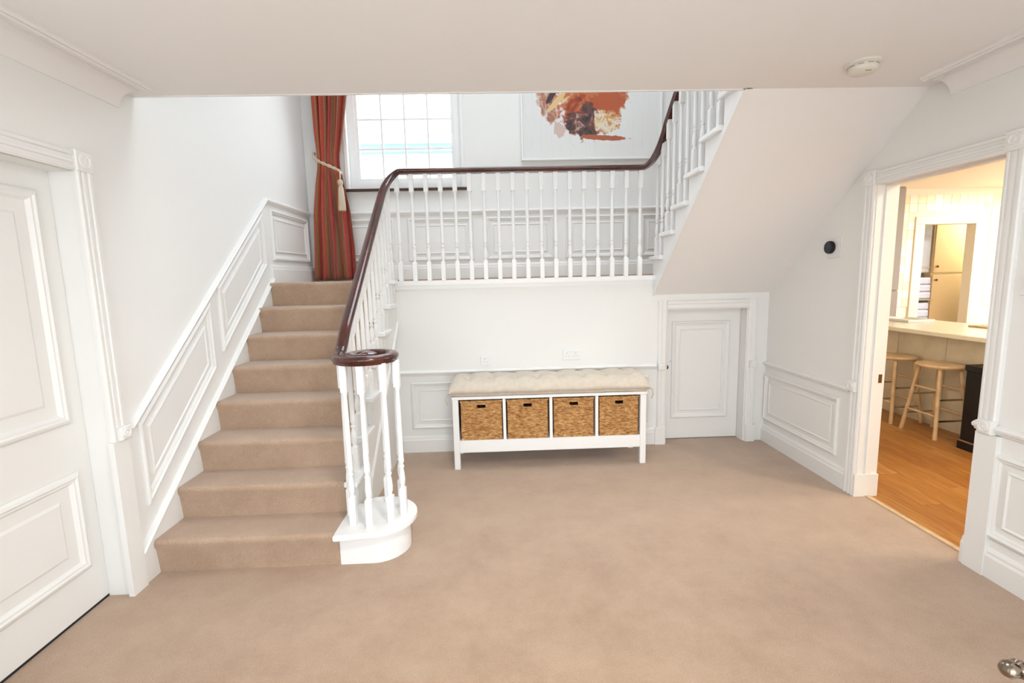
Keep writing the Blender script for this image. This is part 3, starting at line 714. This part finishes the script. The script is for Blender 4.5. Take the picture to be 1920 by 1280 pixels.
# ------------------------------------------------------------------ painting
def art_material():
    m = mat('abstract_print', (.86, .86, .84), .25, .5); nt = m.node_tree; b = nt.nodes['Principled BSDF']
    L_ = nt.links.new
    tc = nt.nodes.new('ShaderNodeTexCoord'); sx = nt.nodes.new('ShaderNodeSeparateXYZ')
    def math_(op, a, b_=None, c=None):
        n = nt.nodes.new('ShaderNodeMath'); n.operation = op
        for i, v in enumerate((a, b_, c)):
            if v is None: continue
            if isinstance(v, (int, float)): n.inputs[i].default_value = v
            else: L_(v, n.inputs[i])
        return n.outputs[0]
    def noise(scale, detail=5, rough=.6, dist=0., vec=None, sc=(1, 1, 1)):
        mp = nt.nodes.new('ShaderNodeMapping'); mp.inputs['Scale'].default_value = sc; L_(vec or tc.outputs['Object'], mp.inputs['Vector'])
        n = nt.nodes.new('ShaderNodeTexNoise'); n.inputs['Scale'].default_value = scale; n.inputs['Detail'].default_value = detail
        n.inputs['Roughness'].default_value = rough; n.inputs['Distortion'].default_value = dist; L_(mp.outputs[0], n.inputs['Vector']); return n
    L_(tc.outputs['Object'], sx.inputs[0]); X, Z = sx.outputs['X'], sx.outputs['Z']   # object origin: bottom centre
    wob = noise(6, 6, .65).outputs['Fac']; wob2 = noise(14, 5, .7).outputs['Fac']
    def blob(cx, cz, rx, rz, ang=0., k=.9):
        ca, sa = math.cos(ang), math.sin(ang)
        dx = math_('SUBTRACT', X, cx); dz = math_('SUBTRACT', Z, cz)
        u = math_('DIVIDE', math_('ADD', math_('MULTIPLY', dx, ca), math_('MULTIPLY', dz, sa)), rx)
        v = math_('DIVIDE', math_('SUBTRACT', math_('MULTIPLY', dz, ca), math_('MULTIPLY', dx, sa)), rz)
        d = math_('SQRT', math_('ADD', math_('MULTIPLY', u, u), math_('MULTIPLY', v, v)))
        d = math_('ADD', d, math_('MULTIPLY', math_('SUBTRACT', wob, .5), k)); d = math_('ADD', d, math_('MULTIPLY', math_('SUBTRACT', wob2, .5), k*.8))
        mr = nt.nodes.new('ShaderNodeMapRange'); L_(d, mr.inputs['Value']); mr.inputs['From Min'].default_value = 1.06; mr.inputs['From Max'].default_value = .94
        return mr.outputs['Result']
    cur = None
    base = nt.nodes.new('ShaderNodeRGB'); base.outputs[0].default_value = (.83, .83, .81, 1); cur = base.outputs[0]
    def over(fac, colr):
        nonlocal cur
        x = nt.nodes.new('ShaderNodeMix'); x.data_type = 'RGBA'; L_(fac, x.inputs['Factor']); L_(cur, x.inputs['A'])
        if isinstance(colr, tuple): x.inputs['B'].default_value = (*colr, 1)
        else: L_(colr, x.inputs['B'])
        cur = x.outputs['Result']
    # vertical drips
    dr = noise(1, 3, .6, 0, None, (46, 1, 3)).outputs['Fac']; mr = nt.nodes.new('ShaderNodeMapRange'); L_(dr, mr.inputs['Value']); mr.inputs['From Min'].default_value = .55; mr.inputs['From Max'].default_value = .75; mr.inputs['To Max'].default_value = .25
    over(mr.outputs['Result'], (.62, .60, .58))
    rc = noise(5.5, 6, .68, 1.2).outputs['Fac']; ramp = nt.nodes.new('ShaderNodeValToRGB'); e = ramp.color_ramp.elements
    e[0].position = .30; e[0].color = (.055, .03, .03, 1); e[1].position = .74; e[1].color = (.80, .72, .60, 1)
    for p_, c_ in ((.38, (.20, .045, .03)), (.47, (.42, .085, .04)), (.53, (.60, .17, .06)), (.58, (.50, .20, .11)), (.63, (.78, .48, .20)), (.68, (.74, .62, .50))):
        k_ = e.new(p_); k_.color = (*c_, 1)
    L_(rc, ramp.inputs['Fac'])
    def ramp_of(stops, scale, dist, sc=(1, 1, 1)):
        n = noise(scale, 6, .7, dist, None, sc); rr_ = nt.nodes.new('ShaderNodeValToRGB'); e_ = rr_.color_ramp.elements
        e_[0].position = stops[0][0]; e_[0].color = (*stops[0][1], 1); e_[1].position = stops[-1][0]; e_[1].color = (*stops[-1][1], 1)
        for p_, c_ in stops[1:-1]: k_ = e_.new(p_); k_.color = (*c_, 1)
        L_(n.outputs['Fac'], rr_.inputs['Fac']); return rr_.outputs['Color']
    rust = ramp.outputs['Color']
    darkc = ramp_of([(.34, (.03, .025, .025)), (.48, (.10, .07, .07)), (.56, (.24, .07, .05)), (.64, (.48, .42, .38))], 11, .8)
    warm = ramp_of([(.34, (.42, .10, .045)), (.45, (.70, .38, .15)), (.52, (.80, .66, .42)), (.60, (.82, .78, .70)), (.70, (.60, .22, .09))], 9, 1.2)
    over(blob(-.41, .50, .10, .17, .35, 1.9), ramp_of([(.34, (.20, .06, .05)), (.48, (.50, .24, .16)), (.58, (.74, .62, .54)), (.70, (.80, .76, .70))], 12, .6, (1, 1, .5)))
    over(blob(.0, .62, .335, .44, -.12, 1.1), rust)
    over(blob(-.33, .53, .026, .13, -.75, .5), (.80, .56, .27))
    over(blob(-.37, .60, .025, .11, -.6, 1.0), (.07, .05, .05))
    over(blob(-.09, .30, .17, .11, -.35, 1.7), darkc)
    over(blob(-.02, .42, .07, .10, .3, 2.0), darkc)
    over(blob(.14, .36, .12, .12, 0, 1.9), warm)
    over(blob(.16, .52, .12, .14, .4, 2.2), (.50, .12, .05))
    over(blob(.12, .185, .23, .026, -.05, 1.3), (.46, .13, .06))
    over(blob(-.31, .27, .05, .09, .3, 2.4), (.68, .52, .46))
    L_(cur, b.inputs['Base Color'])
    b.inputs['Coat Weight'].default_value = .6; b.inputs['Coat Roughness'].default_value = .03
    return m
PX0, PX1, PZ0, PZ1 = .285, 1.66, 2.597, 3.95
pt = thing('painting', 'framed abstract painting of rust and orange splashes on landing wall', 'painting', ((PX0+PX1)/2, YW, PZ0))
MB().rings([(PX0, YW, PZ1), (PX1, YW, PZ1), (PX1, YW, PZ0), (PX0, YW, PZ0)], (0, -1, 0), [(0, .001), (0, .034), (.004, .038), (.018, .038), (.022, .030), (.022, .022)]).build('frame', M['white'], pt)
MB().box(PX0+.02, PX1-.02, YW-.022, YW-.004, PZ0+.02, PZ1-.02).build('canvas', art_material(), pt)

# ------------------------------------------------------------------ storage bench, baskets, cushion
BX0, BX1, BY0, BY1, BZ = -.357, 1.144, 3.562, 3.950, .580
bench = thing('storage_bench', 'white wooden bench with four open cubbies under the landing wall', 'bench', ((BX0+BX1)/2, (BY0+BY1)/2, 0))
LG = .046
for x in (BX0, BX1-LG):
    for y in (BY0, BY1-LG): MB().bbox(x, x+LG, y, y+LG, 0, BZ-.022, .003).build('leg', M['white'], bench)
MB().bbox(BX0-.004, BX1+.004, BY0-.006, BY1, BZ-.022, BZ, .003).build('top_board', M['white'], bench)
MB().bbox(BX0+LG, BX1-LG, BY0+.004, BY0+.024, .135, .232, .002).build('apron', M['white'], bench)
MB().bbox(BX0+LG, BX1-LG, BY0+.024, BY1-.012, .214, .232, .002).build('shelf', M['white'], bench)
MB().box(BX0+LG, BX1-LG, BY1-.012, BY1-.002, .16, BZ-.022).build('back_board', M['white'], bench)
for x in (BX0+LG*.35, BX1-LG*.35-.018): MB().box(x, x+.018, BY0+LG, BY1-LG, .16, BZ-.022).build('side_panel', M['white'], bench)
divs = [.0405, .4015, .7585]
for x in divs: MB().bbox(x-.0115, x+.0115, BY0+.006, BY1-.012, .232, BZ-.022, .002).build('divider', M['white'], bench)
edges = [BX0+LG] + [e for x in divs for e in (x-.0115, x+.0115)] + [BX1-LG]

def make_basket(root, w, d, h):
    """woven box: grid sheet with over-under relief, hand hole in the front"""
    b = MB(); nx, nz = 44, 42; t = .006
    hx0, hx1, hz0, hz1 = -.036, .036, h-.062, h-.032
    def relief(i, j): return .0026*(1 if (i//2 + j) % 2 == 0 else -1)
    def sheet(o, a, n, width, hole=False, inner=False):
        o, a, n = Vector(o), Vector(a), Vector(n); cols_ = max(8, int(nx*width/w)); base = len(b.v)
        for j in range(nz+1):
            for i in range(cols_+1):
                u = (i/cols_-.5)*width; z = h*j/nz
                b.v.append(tuple(o + a*u + Vector((0, 0, z)) + n*(relief(i, j) if not inner else -t)))
        for j in range(nz):
            for i in range(cols_):
                uc, zc = ((i+.5)/cols_-.5)*width, h*(j+.5)/nz
                if hole and hx0 < uc < hx1 and hz0 < zc < hz1: continue
                q = base+j*(cols_+1)+i; b.f.append((q, q+1, q+cols_+2, q+cols_+1))
    sheet((0, -d/2, 0), (1, 0, 0), (0, -1, 0), w, True); sheet((0, -d/2, 0), (1, 0, 0), (0, -1, 0), w-.012, True, True)
    sheet((0, d/2, 0), (1, 0, 0), (0, 1, 0), w); sheet((-w/2, 0, 0), (0, 1, 0), (-1, 0, 0), d); sheet((w/2, 0, 0), (0, 1, 0), (1, 0, 0), d)
    body = b.build('woven_body', M['wicker'], root, base=WLOC_zero)
    body.location = (0, 0, 0)
    MB().box(-w/2+.006, w/2-.006, -d/2+.006, d/2-.006, 0, .008).build('base', M['wicker'], root, base=WLOC_zero).location = (0, 0, 0)
    rim = MB(); rr = .0075
    for p, q in (((-w/2, -d/2), (w/2, -d/2)), ((w/2, -d/2), (w/2, d/2)), ((w/2, d/2), (-w/2, d/2)), ((-w/2, d/2), (-w/2, -d/2))):
        rim.bar((*p, h-rr), (*q, h-rr), rr, rr, 8)
    rim.build('rim', M['wicker'], root, base=WLOC_zero).location = (0, 0, 0)
    hf = MB().rings([(hx0-.001, -d/2-.003, hz1+.003), (hx1+.001, -d/2-.003, hz1+.003), (hx1+.001, -d/2-.003, hz0-.003), (hx0-.001, -d/2-.003, hz0-.003)], (0, -1, 0), [(-.004, 0), (-.003, .003), (.003, .003), (.004, -.006)])
    hf.build('hand_hole_edge', M['wicker'], root, base=WLOC_zero).location = (0, 0, 0)
WLOC_zero = (0, 0, 0)
BLAB = ['woven seagrass basket in the bench cubby nearest the carpeted stairs', 'woven seagrass basket second from the carpeted stairs in the bench',
        'woven seagrass basket second from the small cupboard door in the bench', 'woven seagrass basket in the bench cubby nearest the cupboard door']
first = None
for i in range(4):
    x0, x1 = edges[2*i], edges[2*i+1]; loc = ((x0+x1)/2 + (.004 if i == 0 else 0), BY0+.19, .2325)
    r = thing('wicker_basket', BLAB[i], 'basket', loc, 'wicker baskets in the storage bench')
    if first is None:
        make_basket(r, .315, .345, .312); first = r
    else:
        for ch in first.children:
            c = ch.copy(); col.objects.link(c); c.parent = r; c.location = ch.location
        r.scale = ((x1-x0-.018)/.323, 1, 1)

def cushion():
    root = thing('bench_cushion', 'oatmeal tufted cushion lying on the white bench', 'cushion', ((BX0+BX1)/2, (BY0+BY1)/2, BZ))
    x0, x1, y0, y1 = -.385, 1.175, 3.548, 3.945; nu, nv = 130, 40
    tx = [x0+.16+i*(x1-x0-.32)/7 for i in range(8)]; ty = [y0+.125, y1-.125]
    def z_top(x, y):
        ex = min((x-x0), (x1-x))/.085; ey = min((y-y0), (y1-y))/.125
        e = min(1, max(0, ex))**.5 if ex < 1 else 1; f = max(0, min(1, ey))
        prof = math.sqrt(max(0, 1-(1-min(1, ex))**2))*math.sqrt(max(0, 1-(1-f)**2))
        h = .128*prof
        for a in tx:
            for c in ty:
                d2 = ((x-a)/.035)**2+((y-c)/.035)**2; h -= .036*prof*math.exp(-d2)
            dx = abs(x-a); h -= .009*prof*math.exp(-(dx/.018)**2)
        h += .004*math.sin(x*17+y*9)*prof + .003*math.sin(x*31-y*22)*prof
        return h
    def wave(x): return .006*math.sin(x*16.5)+.004*math.sin(x*37+1)
    m = MB()
    for j in range(nv+1):
        v = j/nv
        for i in range(nu+1):
            u = i/nu
            uu = .5-.5*math.cos(PI*u) if False else u
            # concentrate rows near the edges so that they round well
            s = lambda t: .5-.5*math.cos(PI*t)
            x = x0+(x1-x0)*(.5*u+.5*s(u)); y = y0+(y1-y0)*(.35*v+.65*s(v))
            h = z_top(x, y)
            m.v.append((x, y + wave(x)*(1-v)*.8, BZ+.030+h*.82))
    n1 = len(m.v)
    for j in range(nv+1):
        for i in range(nu+1):
            x, y, z = m.v[j*(nu+1)+i]; h = (z-BZ-.030)
            m.v.append((x, y, max(BZ+.001, BZ+.030-h*.5)))
    for j in range(nv):
        for i in range(nu):
            a = j*(nu+1)+i; m.f.append((a, a+1, a+nu+2, a+nu+1)); m.f.append((a+n1, a+nu+1+n1, a+nu+2+n1, a+1+n1))
    ring = [i for i in range(nu+1)] + [j*(nu+1)+nu for j in range(1, nv+1)] + [nv*(nu+1)+i for i in range(nu-1, -1, -1)] + [j*(nu+1) for j in range(nv-1, 0, -1)]
    for a, b_ in zip(ring, ring[1:]+ring[:1]): m.f.append((a, a+n1, b_+n1, b_))
    pad = m.build('pad', M['fabric'], root, 'all')
    for a in tx:
        for c in ty:
            z = BZ+.030+.82*z_top(a, c)
            MB().lathe((a, c, z-.002), [(.011, 0), (.011, .003), (.006, .006), (.001, .0065)], 10).build('tuft_button', M['fabric'], pad, True)
    for (x, y, dx) in ((x0+.012, y0+.016, -.014), (x1-.012, y0+.016, .016)):
        MB().tube([(x, y, BZ+.03), (x+dx*1.6, y-.004, BZ+.018), (x+dx*2.0, y-.004, BZ-.02), (x+dx*1.3, y-.002, BZ-.055)], .006, 6, Vector((0, 1, 0))).build('tie_ribbon', M['fabric'], root, 'all')
cushion()

# ------------------------------------------------------------------ small things on walls and ceiling
def socket(label, x0, x1, z0, z1, gangs):
    t = thing('wall_socket', label, 'socket', ((x0+x1)/2, YB, (z0+z1)/2))
    MB().bbox(x0, x1, YB-.009, YB, z0, z1, .003).build('face_plate', M['plastic'], t)
    w = (x1-x0)/gangs; zc = (z0+z1)/2
    for g in range(gangs):
        c = x0+w*(g+.5); h = MB()
        h.box(c-.004, c+.004, YB-.0098, YB-.009, zc+.012, zc+.024)
        for s in (-1, 1): h.box(c+s*.013-.005, c+s*.013+.005, YB-.0098, YB-.009, zc-.012, zc-.006)
        h.build('pin_holes', M['pin'], t)
        if gangs > 1: MB().bbox(c-.006, c+.006, YB-.0125, YB-.009, zc+.020, zc+.037, .001).build('rocker_switch', M['plastic'], t)
socket('small single white socket on wall above the bench', -.146, -.066, .742, .822, 1)
socket('double white power socket on wall above the bench', .556, .702, .768, .854, 2)
th_ = thing('thermostat', 'round black thermostat on white square plate by the kitchen doorway', 'thermostat', (XR, 3.25, 1.63))
MB().bbox(XR-.006, XR, 3.165, 3.300, 1.560, 1.695, .002).build('wall_plate', M['plastic'], th_)
MB().lathe((XR-.006, 3.262, 1.630), [(.040, 0), (.043, -.006), (.043, -.020), (.040, -.026), (.004, -.027)], 32, 'x').build('dial', M['black'], th_, 40)
MB().lathe((XR-.033, 3.262, 1.630), [(.033, 0), (.033, -.0006)], 32, 'x').build('screen', mat('dark_screen', (.02, .03, .05), .1), th_)
sd = thing('smoke_detector', 'round white smoke detector on hall ceiling', 'smoke detector', (1.735, 2.305, ZC))
MB().lathe((1.735, 2.305, ZC), [(.072, 0), (.072, -.010), (.066, -.014)], 32).build('base', M['aged'], sd, 40)
MB().lathe((1.735, 2.305, ZC-.014), [(.058, 0), (.062, -.010), (.060, -.022), (.048, -.032), (.004, -.034)], 32).build('cap', M['aged'], sd, 40)
for i in range(10):
    a = 2*PI*i/10; MB().bar((1.735+.0605*math.cos(a), 2.305+.0605*math.sin(a), ZC-.020), (1.735+.0605*math.cos(a+.35), 2.305+.0605*math.sin(a+.35), ZC-.020), .0025, .0025, 6).build('vent_slot', M['grey'], sd)
MB().box(1.72, 1.745, 2.262, 2.270, ZC-.0478, ZC-.0465).build('test_button', M['grey'], sd)
ls = thing('light_switch', 'white light switch plate beside the kitchen doorway', 'switch', (XR, 2.0, 1.39))
MB().bbox(XR-.008, XR, 1.957, 2.042, 1.345, 1.430, .003).build('face_plate', M['plastic'], ls)
MB().bbox(XR-.012, XR-.008, 1.990, 2.010, 1.368, 1.406, .001).build('rocker_switch', M['plastic'], ls)

# ------------------------------------------------------------------ kitchen beyond the doorway
KX1, KY0, KY1, KZ = 7.9, .6, 6.6, 2.56
kf = struct('floor_kitchen', MB().box(XK-.06, KX1, KY0, 8.4, -.12, -.006), M['planks'][2], 'honey coloured laminate floor of the kitchen'); kf['category'] = 'floor'
MB().box(XR+.055, XR+.085, DR0, DR1, 0, .006).build('threshold_strip', M['birch'], kf)
pl = MB().bbox(-.0595, .0595, -.598, .598, -.006, 0, .0012)
pm = [None]*3; n_p = 0
nx = int((5.9-(XR+.085))/.12)
for i in range(nx):
    off = (i*.47) % 1.2
    for j in range(5):
        y = 1.2 + off + j*1.2
        if y > 6.2 or n_p >= 290: continue
        c = Vector((XR+.085+.06+i*.12, y, 0)); q = random.randrange(3); n_p += 1
        if pm[q] is None:
            o = pl.build('plank', M['planks'][q], kf, base=(0, 0, 0)); o.location = c-WLOC[kf.name]; pm[q] = o.data
        else: link('plank', pm[q], c, kf)
wk = wall('wall_kitchen', 'cream kitchen walls around the breakfast bar',
     (XK, 6.0, KY1, KY1+.12, 0, KZ), (6.0, 6.75, KY1, KY1+.12, 2.075, KZ), (6.75, KX1, KY1, KY1+.12, 0, KZ),
     (XK, KX1, KY0-.12, KY0, 0, KZ), (KX1, KX1+.12, KY0, 1.6, 0, KZ), (KX1, KX1+.12, 5.2, 8.4, 0, KZ), (KX1, KX1+.12, 1.6, 5.2, 0, .95), (KX1, KX1+.12, 1.6, 5.2, 2.3, KZ),
     (5.2, 5.3, KY1+.12, 8.4, 0, KZ), (5.2, KX1, 8.4, 8.5, 0, KZ), m='cream')
MB().box(XK, XK+.004, DR1+.012, KY1, 0, KZ).box(XK, XK+.004, KY0, DR0-.012, 0, KZ).build('inner_face', M['cream'], wk)
struct('ceiling_kitchen', MB().box(XK, KX1, KY0, 8.4, KZ, KZ+.1), M['cream'], 'cream kitchen ceiling')['category'] = 'ceiling'
portal('added_kitchen_window_portal', (KX1+.2, 3.4, 1.62), 3.6, 1.35, (-1, 0, 0))  # unseen window opening added to bring daylight into the kitchen
# tiles on the far wall
ta = MB().bbox(-.0585, .0585, -.007, 0, 0, .117, .0015); tm = {}
ts = .119; i0 = 0
for i in range(-9, 16):
    for j in range(14):
        x = 6.0 + (i+.5)*ts; z = .93 + j*ts
        if x > 7.75 or x < 5.62: continue
        if 5.84 < x < 6.91 and z < 2.19: continue
        if z+ts > KZ-.0: continue
        kd = 'tile_b' if random.random() < .40 else 'tile_a'
        if kd not in tm:
            o = ta.build('tile', M[kd], wk, base=(0, 0, 0)); tm[kd] = o.data; o.location = Vector((x, KY1, z))-WLOC[wk.name]
        else: link('tile', tm[kd], (x, KY1, z), wk)
df = MB().bbox(5.86, 6.0, KY1-.024, KY1, 0, 2.075, .006).bbox(6.75, 6.89, KY1-.024, KY1, 0, 2.075, .006).bbox(5.86, 6.89, KY1-.024, KY1, 2.075, 2.18, .006).build('trim_6', mat('cream_gloss', (.90, .84, .68), .35))
tag(df, 'cream door frame of the pantry beyond the kitchen', 'door frame', kind='structure')
MB().box(6.735, 6.752, KY1-.02, KY1+.12, 0, 2.075).build('lining', M['cream'], df)
# pantry cupboard
pc = thing('pantry_cupboard', 'tall tan cupboard with small knobs inside the pantry', 'cupboard', (7.1, 7.2, 0))
MB().box(6.59, 7.6, 7.06, 7.55, 0, 2.45).build('body', M['tan'], pc)
for z0, z1, kz in ((.08, 1.36, 1.29), (1.40, 2.42, 1.49)):
    d = MB().bbox(6.60, 7.58, 7.035, 7.06, z0, z1, .004).build('door', M['tan'], pc)
    MB().lathe((6.64, 7.035, kz), [(.008, 0), (.008, -.014), (.016, -.020), (.018, -.030), (.010, -.036)], 14, 'y').build('knob', M['brass'], d, True)
rk = thing('linen_rack', 'narrow grey shelf rack beside the tan pantry cupboard', 'rack', (6.43, 7.1, 0))
for x in (6.28, 6.565): MB().box(x, x+.015, 7.18, 7.20, 0, 2.42).build('upright', M['grey'], rk)
for z in (.60, .99): MB().box(6.28, 6.58, 6.98, 7.20, z, z+.015).build('shelf', M['grey'], rk)
MB().box(6.28, 6.58, 7.09, 7.11, 2.40, 2.42).box(6.28, 6.30, 7.09, 7.20, 2.38, 2.42).build('hanging_rail', M['grey'], rk)
for z0, z1, rgb, lab in ((.615, .955, (.55, .62, .80), 'pale blue folded cloth on the lower shelf of the pantry rack'), (1.005, 1.33, (.48, .52, .68), 'periwinkle folded cloth on the upper shelf of the pantry rack')):
    c = thing('folded_cloth', lab, 'cloth', (6.45, 7.09, z0), 'folded cloths in the pantry'); mm = mat('folded_cloth_cloth', rgb, .9); h_ = (z1-z0)/3
    for q in range(3): MB().bbox(6.335+.006*q, 6.572-.004*q, 7.0+.004*q, 7.175, z0+q*h_, z0+(q+1)*h_-.002, .02).build('fold', mm, c)
c = thing('hanging_towel', 'blue grey towel hanging from the rail of the pantry rack', 'towel', (6.45, 7.10, 1.38))
MB().bbox(6.33, 6.562, 7.055, 7.088, 1.40, 2.425, .012).bbox(6.33, 6.562, 7.112, 7.145, 1.55, 2.425, .012).bbox(6.33, 6.562, 7.06, 7.14, 2.421, 2.44, .006).build('cloth', M['bluegrey'], c)
MB().box(6.33, 6.562, 7.053, 7.056, 1.46, 1.50).build('woven_band', M['grey'], c)
# tall grey unit
gu = thing('tall_unit', 'tall grey fridge unit against the tiled kitchen wall', 'cupboard', (4.88, 6.3, 0))
MB().bbox(4.55, 5.22, 6.05, KY1-.03, .06, 2.50, .004).build('body', M['grey'], gu)
for z0, z1 in ((.08, 1.18), (1.20, 2.48)):
    d = MB().bbox(4.56, 5.21, 6.025, 6.05, z0, z1, .004).build('door', M['grey'], gu)
    MB().tube([(4.62, 5.99, z) for z in (z0+.3, z0+.6)], .008, 8, Vector((0, 1, 0))).build('handle', M['chrome'], d)
MB().box(4.58, 5.19, 6.09, KY1-.03, 0, .06).build('plinth', M['black'], gu)
# breakfast bar
bb_ = thing('breakfast_bar', 'beige breakfast bar with cream worktop in the kitchen', 'counter', (4.3, 4.4, 0))
MB().bbox(3.905, 4.80, 3.05, 5.75, .865, .905, .006).build('worktop', M['worktop'], bb_)
MB().box(4.075, 4.11, 3.10, 5.70, .04, .865).box(4.11, 4.70, 3.10, 3.135, .04, .865).box(4.11, 4.70, 5.665, 5.70, .04, .865).build('back_panel', M['panel'], bb_)
for i in range(6): MB().box(4.068, 4.075, 3.10+i*.52-.004+.0, 3.10+i*.52+.02, .04, .865).build('batten', M['panel'], bb_)
MB().box(4.085, 4.68, 3.12, 5.68, 0, .04).build('plinth', M['panel'], bb_)
tr = thing('serving_tray', 'white rimmed tray lying on the cream worktop', 'tray', (4.45, 5.05, .905))
MB().bbox(4.34, 4.62, 4.86, 5.22, .905, .913, .003).build('base', M['white'], tr)
MB().rings([(4.34, 4.86, .913), (4.62, 4.86, .913), (4.62, 5.22, .913), (4.34, 5.22, .913)], (0, 0, 1), [(0, 0), (-.004, .022), (.006, .022), (.010, 0)]).build('rim', M['white'], tr)
cbd = thing('chopping_board', 'small wooden chopping board lying on the cream worktop', 'chopping board', (4.62, 4.35, .905))
MB().bbox(4.52, 4.74, 4.12, 4.40, .905, .922, .004).build('board', M['birch'], cbd)
MB().lathe((4.63, 4.37, .922), [(.012, 0), (.012, .0006)], 14).build('hanging_hole', M['dark'], cbd)
# bar stools
def make_stool(root):
    h = .640
    MB().lathe((0, 0, h-.034), [(.150, 0), (.165, .006), (.170, .018), (.165, .030), (.150, .034), (.06, .030), (.004, .029)], 36).build('seat', M['birch'], root, 40, base=(0, 0, 0)).location = (0, 0, 0)
    ft = [(sx*.150, sy_*.172) for sx, sy_ in ((-1, -1), (1, -1), (1, 1), (-1, 1))]; tp = [(a*.60, b*.58) for a, b in ft]
    def at(i, z): t = z/(h-.03); return (ft[i][0]+(tp[i][0]-ft[i][0])*t, ft[i][1]+(tp[i][1]-ft[i][1])*t, z)
    for i in range(4):
        MB().bar(at(i, 0), at(i, h-.03), .0165, .0150, 12).build('leg', M['birch'], root, 40, base=(0, 0, 0)).location = (0, 0, 0)
    for i in range(4):
        for z in ((.20, .42) if i % 2 else (.16, .34)):
            mtl = M['birch'] if i == 3 else M['chrome'] if (i % 2 == 0) else M['birch']
            MB().bar(at(i, z), at((i+1) % 4, z), .0095, .0095, 8).build('rung', mtl, root, 40, base=(0, 0, 0)).location = (0, 0, 0)
s0 = thing('bar_stool', 'round birch bar stool next to the black bin', 'stool', (3.892, 4.000, 0), 'birch stools at the breakfast bar')
make_stool(s0)
s1 = thing('bar_stool', 'round birch bar stool half hidden behind the doorway frame', 'stool', (3.896, 4.465, 0), 'birch stools at the breakfast bar')
for ch in s0.children:
    c = ch.copy(); col.objects.link(c); c.parent = s1; c.location = ch.location
# bin
bn = thing('kitchen_bin', 'tall black kitchen bin beside the birch stools', 'bin', (3.92, 3.52, 0))
def rr(x0, x1, y0, y1, r, n=5):
    p = []
    for cx, cy_, a0 in ((x1-r, y1-r, 0), (x0+r, y1-r, PI/2), (x0+r, y0+r, PI), (x1-r, y0+r, 1.5*PI)):
        p += [(cx+r*math.cos(a0+PI/2*i/n), cy_+r*math.sin(a0+PI/2*i/n)) for i in range(n+1)]
    return p
MB().prism(rr(3.765, 4.045, 3.36, 3.675, .03), 'z', 0, .075).build('base', M['black'], bn, 30)
MB().prism(rr(3.785, 4.04, 3.37, 3.665, .02), 'z', .075, .64).build('body', M['black'], bn, 30)
MB().prism(rr(3.775, 4.045, 3.36, 3.675, .025), 'z', .645, .69).build('lid', M['black'], bn, 30)
MB().box(3.762, 3.768, 3.40, 3.655, .066, .080).build('chrome_strip', M['chrome'], bn)
# unseen ceiling lamps added to brighten the hall, kitchen and pantry
FILL_LAMPS = [(.25, 1.05, ZC, 13.7, (1, .97, .93), 'added unseen fill light on the hall ceiling'), (7.2, 5.5, KZ, 40, (1, .90, .72), 'added kitchen fill light beyond the worktop end'),
         (5.6, 2.6, KZ, 26, (1, .90, .72), 'added kitchen fill light near the added window'), (7.45, 7.0, KZ, 20, (1, .90, .72), 'added fill light inside the pantry'), (3.4, 2.0, KZ, 14, (1, .90, .72), 'added kitchen fill light inside the hall doorway')]
for x, y, z, watts, rgb, lab in FILL_LAMPS:
    cl = thing('fill_ceiling_light', lab, 'fill lamp', (x, y, z))
    MB().lathe((x, y, z-.03), [(.16, .03), (.17, .02), (.17, .004), (.16, 0)], 28).build('rim', M['chrome'], cl, 40)
    em = mat('fill_lamp_glow', (1, .9, .7), .5); b = em.node_tree.nodes['Principled BSDF']; b.inputs['Emission Color'].default_value = (*rgb, 1); b.inputs['Emission Strength'].default_value = 6
    MB().lathe((x, y, z-.036), [(.15, .006), (.12, 0), (.004, -.002)], 28).build('diffuser', em, cl, 40)
    ld = bpy.data.lights.new('fill_lamp_light', 'AREA'); ld.shape = 'DISK'; ld.size = .3; ld.energy = watts; ld.color = rgb
    lo = bpy.data.objects.new('fill_lamp_light', ld); col.objects.link(lo); lo.parent = cl; lo.location = (0, 0, -.05)
